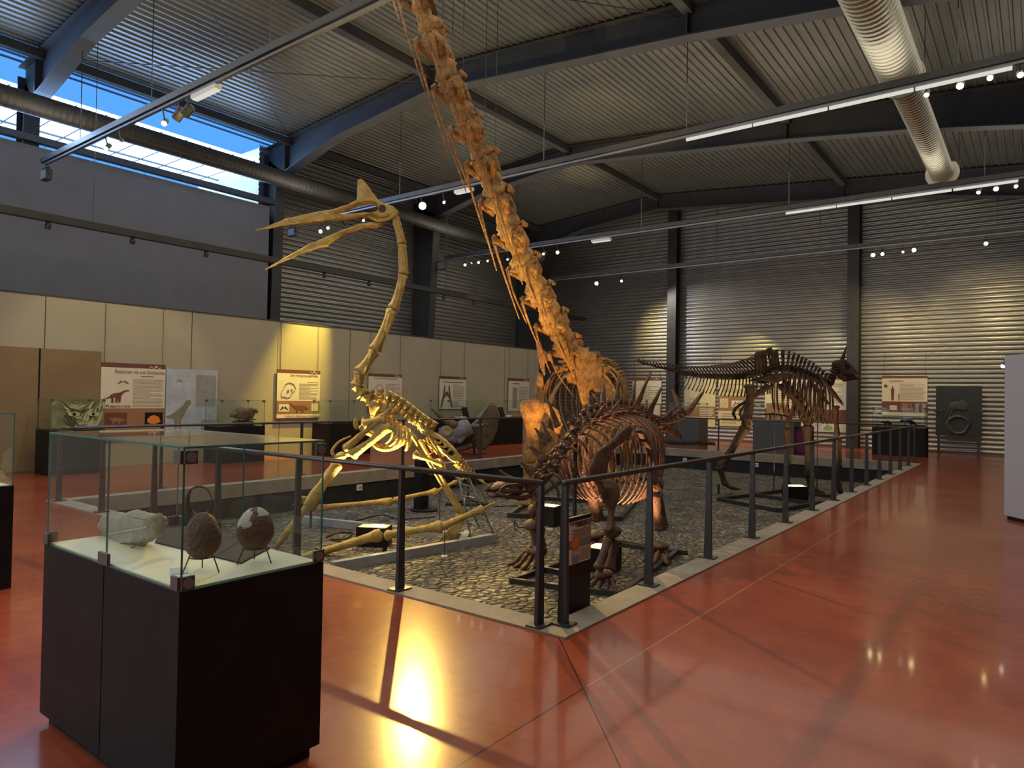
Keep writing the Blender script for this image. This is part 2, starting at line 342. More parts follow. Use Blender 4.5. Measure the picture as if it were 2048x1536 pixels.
# roof deck of ribbed sheet
DECK = mat('galvanised_roof_deck', (0.145, 0.146, 0.135), 0.42, metal=0.5, var=.18, vscale=2.5, stretch=(3, .35, 1))
CORR = mat('corrugated_steel_cladding', (0.28, 0.278, 0.262), 0.36, metal=0.6, var=.15, vscale=1.2, stretch=(.5, .5, 6))
mb = MB()
def deck(x0, x1, y0, y1):
    P = .18; xs = []; x = x0
    while x < x1 - 1e-6:
        for k, dz in ((0, 0), (.105, 0), (.12, -.03), (.165, -.03)):
            if x + k < x1: xs.append((x + k, dz))
        x += P
    xs.append((x1, 0)); vs = []; fs = []
    for i, (x, dz) in enumerate(xs): vs += [(x, y0, roofz(x) + dz), (x, y1, roofz(x) + dz)]
    for i in range(len(xs) - 1): fs.append((2 * i, 2 * i + 2, 2 * i + 3, 2 * i + 1))
    mb.add(vs, fs)
deck(-17.5, RX, FY, BY); deck(WX, -17.5, 12.3, BY)
struct(mb, 'ceiling', DECK)
struct(MB().box((-17.5, FY, 9.62), (RX, BY, 9.8)), 'roof', STEELROOF)
def corr_wall(name, axis, c, a0, a1, z0, z1, sgn):
    P = .15; n = int((z1 - z0) / P * 6); vs = []; fs = []
    for i in range(n + 1):
        z = z0 + (z1 - z0) * i / n; t = (i % 6) / 6; d = [.0, .004, .028, .034, .03, .008][i % 6] * sgn
        vs += [(a0, c + d, z), (a1, c + d, z)] if axis == 'x' else [(c + d, a0, z), (c + d, a1, z)]
    for i in range(n): fs.append((2 * i, 2 * i + 1, 2 * i + 3, 2 * i + 2))
    m_ = MB().add(vs, fs); struct(m_, name, CORR)
corr_wall('wall_back', 'x', BY, WX, RX, 0, 9.6, -1)
corr_wall('wall_left_far', 'y', WX, 11.81, BY, 0, 9.2, 1)
PLAST = mat('grey_plaster', (0.15, 0.152, 0.172), 0.85, var=.06, vscale=1.5)
struct(MB().box((WX - .15, FY, 0), (-18.0, 11.81, 7.04)), 'wall_left', PLAST)
struct(MB().box((RX, FY, 0), (RX + .15, BY, 9.2)), 'wall_right', PLAST)
mb = MB(); mb.box((WX, FY - .15, 0), (-12.5, FY, 9.6)); mb.box((-1.5, FY - .15, 0), (RX, FY, 9.6)); mb.box((-12.5, FY - .15, 5.4), (-1.5, FY, 9.6))
struct(mb, 'wall_front', PLAST)
# entrance glazing in the front wall, eaves window and translucent eaves strip
DAY = glow('daylit_pane', (0.80, 0.90, 1.0), 0.7); DAYW = glow('overexposed_daylit_pane', (0.62, 0.86, 1.0), 3.2); DAYB = glow('blue_daylit_sheet', (0.10, 0.34, 0.80), 0.85)
mb = MB().box((-12.5, FY - .1, 0), (-1.5, FY - .06, 5.4)); w2 = struct(mb, 'window_2', DAY)
mb = MB()
for i in range(9): x = -12.5 + i * 11 / 8; mb.box((x - .05, FY - .06, 0), (x + .05, FY + .03, 5.4))
for z in (.05, 2.3, 3.8, 5.35): mb.box((-12.5, FY - .06, z - .05), (-1.5, FY + .03, z + .05))
mb.build('window_frame', STEEL, w2)
w1 = struct(MB().box((-23.0, FY, 8.62), (WX - .35, 12.25, 8.66)), 'window_1', DAYW)
mb = MB()
for i in range(26): y = FY + .4 + i * .7; mb.box((-23, y - .012, 8.58), (WX - .35, y + .012, 8.60))
for x in (-21.6, -20.2, -20.0): mb.box((x - .03, FY, 8.54), (x + .03, 12.25, 8.58))
mb.build('glazing_bars', mat('blue_grey_bar', (0.10, 0.16, 0.26), .6), w1)
w3 = struct(MB().add([(WX, FY, roofz(WX) + .02), (-17.5, FY, roofz(-17.5) + .02), (-17.5, 12.3, roofz(-17.5) + .02), (WX, 12.3, roofz(WX) + .02)], [(0, 1, 2, 3)]), 'window_3', DAYB)
mb = MB()
for x in (-18.35, -18.1, -17.85, -17.62): mb.box((x - .012, FY, roofz(x) - .05), (x + .012, 12.3, roofz(x)))
mb.build('sheet_ribs', mat('blue_rib', (0.06, 0.12, 0.25), .6), w3)
struct(MB().box((-18.12, FY, 7.13), (-17.96, 12.0, 7.28)), 'trim_5', STEELROOF)          # wall plate rail under the eaves window
struct(MB().box((WX - 4.4, 12.3, 6.9), (WX - .1, 12.4, 9.2)), 'wall_eaves_end', WHITEP)
# portal frames
def portal(n, Y, cw_):
    mb = MB(); w = .16
    # left column, tapering towards the floor
    def xs(z): return WX + cw_ * (.72 + .4 * z / 8.5)
    for (t0, t1, dy) in ((0, 1, .015),):
        mb.hexa([(WX + .05, Y - dy, 0), (xs(0), Y - dy, 0), (xs(0), Y + dy, 0), (WX + .05, Y + dy, 0), (WX + .05, Y - dy, 8.6), (xs(8.2), Y - dy, 8.2), (xs(8.2), Y + dy, 8.2), (WX + .05, Y + dy, 8.6)])
    mb.hexa([(xs(0), Y - w, 0), (xs(0) + .03, Y - w, 0), (xs(0) + .03, Y + w, 0), (xs(0), Y + w, 0), (xs(8.2), Y - w, 8.2), (xs(8.2) + .03, Y - w, 8.2), (xs(8.2) + .03, Y + w, 8.2), (xs(8.2), Y + w, 8.2)])
    mb.box((WX + .03, Y - w, 0), (WX + .06, Y + w, 8.7))
    # rafters: (x, depth)
    for seq in ([(WX + .06, 1.0), (-17.4, .92), (-15.2, .58), (RIDGE, .52)], [(RIDGE, .52), (-5.2, .60), (-2.4, .72), (.8, 1.0), (RX - .02, 1.05)]):
        for (xa, da), (xb, db) in zip(seq, seq[1:]):
            za, zb = roofz(xa) - .06, roofz(xb) - .06
            for dy, lo, hi in ((.015, None, None),):
                mb.hexa([(xa, Y - dy, za - da), (xb, Y - dy, zb - db), (xb, Y + dy, zb - db), (xa, Y + dy, za - da), (xa, Y - dy, za), (xb, Y - dy, zb), (xb, Y + dy, zb), (xa, Y + dy, za)])
            mb.hexa([(xa, Y - w, za - da - .03), (xb, Y - w, zb - db - .03), (xb, Y + w, zb - db - .03), (xa, Y + w, za - da - .03), (xa, Y - w, za - da), (xb, Y - w, zb - db), (xb, Y + w, zb - db), (xa, Y + w, za - da)])
            mb.hexa([(xa, Y - w, za - .03), (xb, Y - w, zb - .03), (xb, Y + w, zb - .03), (xa, Y + w, za - .03), (xa, Y - w, za), (xb, Y - w, zb), (xb, Y + w, zb), (xa, Y + w, za)])
    for x, d in ((-17.55, .95), (RIDGE, .52), (-5.2, .6)):
        z = roofz(x) - .06; mb.box((x - .012, Y - w, z - d), (x + .012, Y + w, z))
    struct(mb, n, STEELROOF)
for i, (Y, k) in enumerate(((5.8, .42), (12.12, .58), (18.4, .95), (24.8, 1.0))): portal('trim_%d' % (6 + i), Y, k)
for i, x in enumerate((-17.45, RIDGE, -5.2)):
    z = roofz(x) - .07; struct(MB().box((x - .09, FY, z - .2), (x + .09, BY, z)), 'trim_%d' % (10 + i), STEELROOF)
for i, x in enumerate((-11.95, -5.2)):
    mb = MB(); z = roofz(x) - .2; mb.box((x - .02, BY - .42, 0), (x + .02, BY - .05, z)); mb.box((x - .19, BY - .45, 0), (x + .19, BY - .42, z)); mb.box((x - .19, BY - .07, 0), (x + .19, BY - .04, z))
    struct(mb, 'trim_%d' % (13 + i), STEEL)
for i, (a, b) in enumerate((((-17.4, 5.8, 8.85), (-12.0, 12.2, 9.28)), ((-12.0, 5.8, 9.28), (-17.4, 12.2, 8.85)), ((-11.7, 5.8, 9.28), (-5.3, 12.2, 8.75)), ((-5.3, 5.8, 8.75), (-11.7, 12.2, 9.28)))):
    tag(MB().tube([a, b], .012, 6).build('bracing_rod', STEEL), ['thin steel bracing rod under the left roof slope, running from near frame to ridge', 'thin steel bracing rod under the left roof slope, crossing towards the eaves haunch', 'thin bracing rod right of the ridge, running down to the far frame', 'thin bracing rod under the right roof slope, rising to the ridge'][i], 'rod', 'roof bracing rods')
# panelled partition in front of the left wall, with flush doors
PW = -15.4
PANEL = mat('beige_satin_panel', (0.40, 0.365, 0.275), 0.22, var=.05, vscale=1, spec=.45)
SEAM = mat('panel_seam', (0.05, 0.045, 0.04), .7)
dy0, dyg0, dyg1, dy1 = on(0, PW, 0, 800).y - 1.1, on(0, PW, 74, 800).y, on(0, PW, 78, 800).y, on(0, PW, 199, 800).y
struct(MB().box((PW - .12, FY + .5, 0), (PW, 22.0, 3.4)), 'wall_partition', [PANEL, SEAM])
mb = MB()
for px in (89, 383, 562, 700, 1010): y = on(0, PW, px, 690).y; mb.box((PW - .01, y - .008, 0), (PW + .003, y + .008, 3.4))
mb.box((PW - .13, FY + .5, 3.4), (PW + .012, 22.0, 3.43)); struct(mb, 'trim_15', SEAM)
struct(MB().box((PW - .1, 21.97, 0), (PW + .01, 22.05, 3.4)), 'trim_16', SEAM)
DOORM = mat('brown_veneer', (0.23, 0.155, 0.085), 0.45, var=.1, vscale=2)
struct(MB().box((PW, dy0, .02), (PW + .03, dyg0, 2.38)), 'door_1', DOORM); struct(MB().box((PW, dyg1, .02), (PW + .03, dy1, 2.38)), 'door_2', DOORM)
struct(MB().box((PW + .001, dyg0, 0), (PW + .01, dyg1, 2.38)), 'trim_17', BLACK)
# free standing white screen at the right
a, d = Vector((-.404, 12.05, 0)), Vector((.62, -.785, 0)); n = Vector((d.y, -d.x, 0))
t = thing('display_screen', 'plain pale grey free-standing screen at the far right of the walkway', 'screen', a)
mb = MB(); q = [a, a + d * 1.5, a + d * 1.5 - n * .12, a - n * .12]
mb.hexa([p + UP * .05 for p in q] + [p + UP * 2.3 for p in q]); mb.build('panel', mat('grey_white_screen', (0.44, 0.43, 0.46), .7), t)
mb = MB(); q2 = [a + d * .06, a + d * 1.44, a + d * 1.44 - n * .12, a + d * .06 - n * .12]; mb.hexa(q2 + [p + UP * .05 for p in q2]); mb.build('base', BLACK, t)
p0 = on(1, 12.15, 2006, 732)
mb = MB().lathe(p0, [(.03, 0), (.04, .03), (.04, .12), (.02, .15)], axis=(.5, .4, .6), seg=12); mb.build('lamp_head', STEEL, t)
MB().blob(p0, (.028, .028, .028), lump=0).build('lamp_bulb', LENS_B, t)
# ventilation ducts
DUCT = mat('spiral_duct_galvanised', (0.36, 0.34, 0.27), 0.38, metal=0.85, var=.1, vscale=5)
DULL = mat('dull_duct', (0.13, 0.128, 0.12), 0.55, metal=.5, var=.15, vscale=3)
def duct(name, label, x, z, segs, rg=.025, DUCT=DUCT):
    t = thing(name, label, 'duct', (x, segs[0][0], z))
    for y0, y1, r in segs:
        pts = []; rad = []; y = y0
        while y < y1: 
            for k, e in ((0, 1), (.09, 1), (.10, 1 + rg), (.12, 1 + rg)): pts.append((x, y + k, z)); rad.append(r * e)
            y += .13
        MB().tube(pts, rad, 24, cap=True).build('duct_section', DUCT, t, smooth=True)
    for y in [s[1] for s in segs]:
        r = segs[0][2] + .02; MB().lathe((x, y - .1, z), [(r, -.03), (r + .015, -.03), (r + .015, .03), (r, .03)], axis=YA).build('collar', DUCT, t)
        mb = MB()
        for s in (-1, 1): mb.tube([(x + s * r, y - .1, z), (x + s * r, y - .1, roofz(x) - .3)], .008, 6)
        mb.build('hanger_rod', STEEL, t)
    return t
duct('ventilation_duct', 'shiny spiral duct hanging under the right roof slope, stepping narrower towards the back', -1.95, 7.3, ((-2, 13.8, .33), (13.8, 20.1, .25)))
duct('ventilation_duct', 'dull grey spiral duct along the left eaves in front of the blue daylight window', -17.2, 7.68, ((-3, 24.5, .23),), .012, DULL)
# ------------------------------------------------------------------ lighting tracks and lamps
TZ = 6.5
def track(label, Y, x0, x1, hx):
    t = thing('lighting_track', label, 'lighting track', (x0, Y, TZ), 'suspended lighting tracks')
    MB().box((x0, Y - .07, TZ + .05), (x1, Y + .07, TZ + .16)).build('cable_tray', STEEL, t)
    MB().box((x0 + .1, Y - .03, TZ), (x1, Y + .03, TZ + .045)).build('conductor_rail', ALU, t)
    for x in hx:
        MB().tube([(x, Y, TZ + .15), (x, Y, roofz(x) - .5)], .009, 6).build('hanger_rod', STEEL, t)
TY = (5.85, 12.25, 18.55, 24.3)
track('nearest lighting track, crossing from the blue eaves window up over the flying reptile', TY[0], -17.5, 2.4, (-15.6, -12.6, -9, -4))
track('second lighting track, passing behind the long neck, a long pale tube on its right half', TY[1], -17.5, 2.4, (-13, -8.55, -5.3, -1))
track('third lighting track, behind the dark column with a pale tube at its right end', TY[2], -17.2, 2.4, (-14, -9.4, -5.2, -1))
track('farthest lighting track, along the corrugated back wall', TY[3], -16.5, 2.4, (-12.4, -9.3, -5.8, -1))
def ltrack():
    t = thing('lighting_track', 'low dark track along the top of the left wall above the poster panels', 'lighting track', (-15.85, -3, 5.0), 'suspended lighting tracks')
    MB().box((-15.93, -3, 4.95), (-15.77, 26.0, 5.10)).build('cable_tray', STEEL, t)
    for px in (95, 265, 413, 650, 740, 890, 950):
        y = on(0, -15.85, px, 480).y; MB().lathe((-15.85, y, 4.86), [(.05, -.06), (.06, 0), (.03, .10)], seg=12).build('wall_washer', STEEL, t)
    for px in (185, 893): y = on(0, -15.85, px, 480).y; MB().tube([(-15.85, y, 5.1), (-15.85, y, 8.9)], .007, 6).build('hanger_wire', STEEL, t)
ltrack()
LN = [0]
def spot(label, px, py, Y, aim=None, lit=LENS_W, r=.05, energy=0, color=WARM, angle=50, tgt=None, blend=.5):
    p = on(1, Y, px, py); aim = Vector(aim) if aim is not None else Vector((0, 0, 1.2)); d = (aim - p).normalized()
    r *= .8
    t = thing('track_spotlight', label, 'spotlight', p, 'spotlights on the lighting tracks')
    MB().lathe(p, [(r * .6, -.20), (r * 1.15, -.17), (r * 1.15, .005), (r * 1.0, .005), (r * .98, -.012)], axis=d, seg=16).build('lamp_head', STEEL, t)
    MB().lathe(p, [(.001, .0), (r * .97, .0), (r * .97, -.01)], axis=d, seg=16).build('lens', lit, t)
    q = p - d * .1; MB().bar(q, (q.x, Y, TZ), .02, .02).build('arm', STEEL, t)
    if energy: LN[0] += 1; lamp('spot_beam_%d' % LN[0], 'SPOT', p + d * .03, tgt or aim, energy, color, .05, angle, blend)
    return p
CAMP = Vector((0, 0, 1.6))
big = spot('brightest amber spotlight on the second track, glaring beside the flying reptile head', 845, 412, TY[1], (-1.2, 1.2, 1.2), r=.11, energy=3000, color=(1.0, .64, .14), angle=50, tgt=(-2.4, 2.0, 0), blend=.8)
spot('small white spotlight right of the brightest amber one', 888, 405, TY[1], (-3, 2, 0), LENS_B, .04)
spot('lit amber spotlight between the open jaws of the flying reptile, left of its twin', 641, 463, TY[1], (-8, 4, 0), r=.06, energy=0)
spot('lit amber spotlight between the open jaws of the flying reptile, right of its twin', 656, 456, TY[1], (-8, 4, 0), r=.05, energy=0)
spot('small white spotlight at the flying reptile jaw hinge', 690, 449, TY[1], (-15, 20, 0), LENS_D, .045)
spot('small spotlight in the gape of the flying reptile, nearest its throat', 727, 441, TY[1], (-6, 4, 0), LENS_B, .04, energy=3000, color=(1, .72, .10), angle=32, tgt=on(0, PW, 592, 762), blend=.9)
spot('lit spotlight with a broad amber glare under the right roof slope', 1920, 172, TY[1], (-.8, 3, .8), r=.06, energy=420, color=(1, .7, .3), angle=40, tgt=(-8.0, 11.5, 3.0))
spot('white-rimmed spotlight left of the amber glare on the right of the second track', 1853, 190, TY[1], (-1, 4, 0), LENS_B, .045)
spot('round bluish spotlight right of the amber glare near the picture corner', 1980, 156, TY[1], (-.2, 3, .9), LENS_B, .05)
spot('amber spotlight at the right edge of the second track', 2041, 150, TY[1], (.6, 3, .9), r=.05, energy=60, color=WARM, angle=50, tgt=(-.2, 9.5, 0))
pt = spot('lit amber spotlight at the blue window end of the nearest track', 328, 247, TY[0], (-6, 1, 1), r=.055, energy=1500, color=(1.0, .74, .24), angle=34, tgt=(-8.0, 7.3, 1.4))
spot('black drum spotlight on the nearest track, left of two facing the wall', 352, 238, TY[0], (-15, 5.0, 3), LENS_W, .085, energy=170, color=(1, .8, .4), angle=50, tgt=(-15.4, 6.5, 1.8))
spot('black drum spotlight on the nearest track, right of two facing the wall', 369, 229, TY[0], (-15, 4.6, 3), LENS_W, .085)
spot('starry white spotlight before the blue window on the nearest track', 241, 286, TY[0], (-8, 2, 0), LENS_B, .035)
spot('small round spotlight lowest before the blue window', 212, 297, TY[0], (-11, 2, 2), LENS_W, .05)
for i, (px, py, r) in enumerate(((930, 530, .055), (943, 526, .045), (957, 525, .05), (975, 522, .04), (1015, 519, .04))):
    spot('white spotlight left of the long neck, %s from the dark column' % ('first', 'second', 'third', 'fourth', 'fifth')[i], px, py, TY[2], (-8, 4, 0) if i != 1 else (-18, 16, 2), LENS_B, r, energy=220 if i == 2 else 0, color=WARM, angle=60, tgt=(-15.4, 19, 2))
spot('small white spotlight just right of the long neck on the third track', 1087, 508, TY[2], (-9, 5, 0), LENS_B, .045)
spot('lit amber-white spotlight right of the long neck on the third track', 1115, 505, TY[2], (-5, 4, 1), r=.06, energy=700, color=(1, .72, .3), angle=40, tgt=(-7.8, 12.5, 2.3))
spot('bright flaring spotlight, middle of three under the far end of the right duct', 1992, 378, TY[2], (-.7, 3, 1), LENS_B, r=.06, energy=70, color=(1, .8, .5), angle=60, tgt=(-1.4, 16.5, 0))
spot('curved-rim spotlight, left of three under the far end of the right duct', 1957, 385, TY[2], (-2, 12, 0), LENS_B, .05)
spot('small spotlight, right of three near the picture edge under the right duct', 2032, 373, TY[2], (0, 5, 0), LENS_B, .045)
spot('amber flaring spotlight above the sauropod back on the far track', 1193, 567, TY[3], (-4, 4, 1), r=.085, energy=420, color=(1, .74, .28), angle=80, tgt=(-10.6, 26.8, 2.4))
spot('smaller lit spotlight right of the amber flaring one on the far track', 1243, 562, TY[3], (-4, 4, 1), LENS_B, .055, energy=300, color=(.9, .92, 1), angle=85, tgt=(-10.2, 26.8, 3.2))
for i, (px, py, e, tx) in enumerate(((1746, 510, 260, -6.0), (1765, 508, 160, -5.2), (1806, 504, 0, 0), (1828, 500, 220, -4.0), (1972, 487, 420, -1.2))):
    spot('lit spotlight over the right part of the back wall, %s from the left' % ('first', 'second', 'third', 'fourth', 'fifth')[i], px, py, TY[3], (-1, 5, 1), LENS_W if i != 2 else LENS_B, (.07, .06, .04, .07, .06)[i], energy=e, color=(1, .74, .34), angle=80, tgt=(tx, 26.8, 3.2 if i < 4 else 4.4))
for i, (px, py, y) in enumerate(((1235, 245, 12.25), (1175, 355, 18.55))):
    q = on(2, 9.2, px, py); lamp('track_up_beam_%d' % (i + 1), 'SPOT', (q.x + .5, y, 6.75), (q.x, q.y, 9.3), 260, (1, .74, .26), .06, 40, .8)
# more lamps of the same tracks that light the back posters and the hadrosaur
lamp('spot_beam_posters', 'SPOT', (-8.8, 24.3, 6.2), (-8.9, 26.8, 1.6), 420, (1, .78, .25), .05, 48, .5)
lamp('spot_beam_posters_right', 'SPOT', (-6.2, 24.3, 6.2), (-6.2, 26.8, 1.6), 170, (1, .86, .55), .05, 48, .5)
def flood(label, px, py, Y, s=.16):
    p = on(1, Y, px, py); t = thing('floodlight', label, 'floodlight', p, 'floodlights at the track ends')
    MB().box((p.x - s, p.y - .05, p.z - s * .7), (p.x + s, p.y + .07, p.z + s * .7)).build('housing', STEEL, t)
    MB().box((p.x - s * .88, p.y - .06, p.z - s * .58), (p.x + s * .88, p.y - .045, p.z + s * .58)).build('front_glass', mat('flood_glass', (.16, .18, .21), .2), t)
    mb = MB()
    for k in (-1, 1): mb.bar((p.x + k * s * 1.06, p.y, p.z), (p.x + k * s * 1.06, p.y, p.z + s), .015, .03)
    mb.bar((p.x - s * 1.06, p.y, p.z + s), (p.x + s * 1.06, p.y, p.z + s), .03, .015); mb.bar((p.x, p.y, p.z + s), (p.x, p.y, TZ), .02, .02); mb.build('yoke', STEEL, t)
flood('square floodlight hanging at the wall end of the nearest track', 92, 350, TY[0])
flood('square floodlight behind the tip of the flying reptile beak', 585, 465, TY[1])
flood('square floodlight at the left end of the third track by the dark column', 884, 532, TY[2], .2)
def fixture(label, pa, pb, Y):
    a, b = on(1, Y, *pa), on(1, Y, *pb); z = (a.z + b.z) / 2; z = min(z, TZ - .05)
    t = thing('batten_light', label, 'batten light', (a.x, Y, z), 'batten lights under the tracks')
    MB().box((a.x, Y - .06, z - .03), (b.x, Y + .06, z + .04)).build('housing', WHITEP, t)
    MB().box((a.x + .03, Y - .045, z - .05), (b.x - .03, Y + .045, z - .03)).build('diffuser', TUBEM, t)
    mb = MB()
    for x in (a.x + .1, b.x - .1): mb.box((x - .01, Y - .01, z + .04), (x + .01, Y + .01, TZ))
    mb.build('bracket', STEEL, t)
fixture('short white batten light under the nearest track at upper left', (388, 196), (437, 174), TY[0])
fixture('short white batten light just left of the long neck', (911, 386), (945, 377), TY[1])
fixture('short white batten light right of the long neck on the third track', (1184, 484), (1222, 477), TY[2])
def tube(label, pa, pb, Y):
    a, b = on(1, Y, *pa), on(1, Y, *pb); t = thing('tube_light', label, 'tube light', (a.x, Y, TZ - .03), 'long tubes under the tracks')
    n = 4
    for i in range(n):
        x0, x1 = a.x + (b.x - a.x) * i / n, a.x + (b.x - a.x) * (i + 1) / n - .03
        MB().tube([(x0, Y, TZ - .035), (x1, Y, TZ - .035)], .03, 10).build('tube_section', TUBEM, t, smooth=True)
tube('long pale tube under the right half of the second track', (1373, 276), (2030, 124), TY[1])
tube('long pale tube under the right half of the third track', (1572, 423), (2040, 355), TY[2])
# ------------------------------------------------------------------ railings
def railing(label, a, b, posts, zt=1.0, wide=None, r=.022, w0=.078, w1=.042):
    a, b = Vector(a), Vector(b); d = (b - a).normalized(); n = Vector((-d.y, d.x, 0)); t = thing('railing', label, 'railing', (a.x, a.y, .012), 'railings around the pit')
    MB().tube([a + UP * zt, b + UP * zt], r, 12).build('rail', RAILM, t, smooth=True)
    for p in posts:
        p = Vector(p); z0 = .012
        mb = MB(); q = []
        for z, w in ((z0 + .012, w0), (zt - .015, w1)): q += [p - n * w / 2 - d * .015 + UP * z, p - n * w / 2 + d * .015 + UP * z, p + n * w / 2 + d * .015 + UP * z, p + n * w / 2 - d * .015 + UP * z]
        po = mb.hexa(q).build('post', STEEL, t)
        MB().hexa([p + n * sx * .08 + d * sy * .06 + UP * z for z in (z0, z0 + .012) for sx, sy in ((-1, -1), (-1, 1), (1, 1), (1, -1))]).build('base_plate', STEEL, po)
    return t
LX = PX1 - .16; LYF = PY0 + .09
railing('dark steel railing along the left front edge of the pit, behind the egg showcase', (-2.765, LYF, 0), (-11.15, LYF, 0), [(-2.775 - 1.385 * i, LYF, 0) for i in range(7)])
railing('dark steel railing along the right edge of the pit beside the walkway', (LX, 4.12, 0), (LX, 21.2, 0), [(LX, 4.14 + 1.335 * i, 0) for i in range(13)])
railing('thin black railing along the far left edge of the pit, before the poster panels', (-11.4, 4.3, 0), (-11.4, 21.0, 0), [(-11.4, 5.6 + 2.7 * i, 0) for i in range(6)], 1.03, w0=.07, w1=.05)
railing('thin black railing along the back edge of the pit, before the back wall posters', (-10.9, 21.5, 0), (-2.45, 21.5, 0), [(-10.8 + 2.7 * i, 21.5, 0) for i in range(4)], 1.0, w0=.06, w1=.05)
# ------------------------------------------------------------------ flat printed things
class Face:
    def __init__(s, ax, c, n=None): s.ax, s.c = ax, c
    def uz(s, px, py):
        p = on(s.ax, s.c, px, py); return (p.y if s.ax == 0 else p.x), p.z
    def pt(s, u, z, d=0): return Vector((s.c + d, u, z)) if s.ax == 0 else Vector((u, s.c - d, z))
    def rect(s, mb, u0, z0, u1, z1, d0, d1):
        c = [(u0, z0), (u1, z0), (u1, z1), (u0, z1)]; return mb.hexa([s.pt(u, z, d0) for u, z in c] + [s.pt(u, z, d1) for u, z in c])
    def poly(s, mb, pts, d0, d1):
        n = XA if s.ax == 0 else -YA; return mb.plate([s.pt(u, z, (d0 + d1) / 2) for u, z in pts], n, d1 - d0, round_=0)
    def U(s): return YA if s.ax == 0 else XA
SIL = {  # side outlines, unit box, facing right
 'sauropod': [(0, .30), (.18, .42), (.30, .62), (.42, .72), (.55, .74), (.66, .80), (.80, .93), (.93, .97), (1, .92), (.97, .86), (.85, .84), (.74, .70), (.68, .52), (.66, .05), (.58, .05), (.57, .40), (.54, .05), (.46, .05), (.45, .42), (.38, .42), (.40, .05), (.30, .05), (.30, .40), (.18, .32)],
 'theropod': [(0, .52), (.2, .56), (.4, .66), (.55, .74), (.68, .82), (.78, .95), (.95, .98), (1, .88), (.9, .80), (.80, .70), (.72, .55), (.62, .46), (.60, .30), (.66, .05), (.52, .04), (.54, .28), (.48, .36), (.44, .2), (.46, .02), (.34, .02), (.36, .26), (.30, .46), (.12, .46)],
 'horned': [(0, .9), (.16, .66), (.3, .62), (.5, .66), (.66, .60), (.76, .62), (.88, .48), (1, .36), (.92, .28), (.8, .32), (.74, .24), (.72, .03), (.64, .03), (.62, .24), (.46, .26), (.44, .03), (.36, .03), (.34, .3), (.24, .46), (.1, .70)],
 'skull': [(.05, .05), (.0, .3), (.12, .55), (.3, .9), (.55, 1), (.8, .9), (.95, .65), (.85, .45), (.7, .35), (.62, .1), (.4, .02), (.2, .1)],
 'bone': [(0, .0), (.08, .25), (.2, .6), (.3, 1), (.38, .95), (.32, .6), (.45, .72), (.55, .72), (.68, .6), (.62, .95), (.7, 1), (.8, .6), (.92, .25), (1, 0), (.86, .05), (.72, .4), (.5, .55), (.28, .4), (.14, .05)],
 'person': [(.3, 0), (.25, .5), (.2, .8), (.4, .85), (.38, .95), (.5, 1), (.62, .95), (.6, .85), (.8, .8), (.75, .5), (.7, 0)],
}
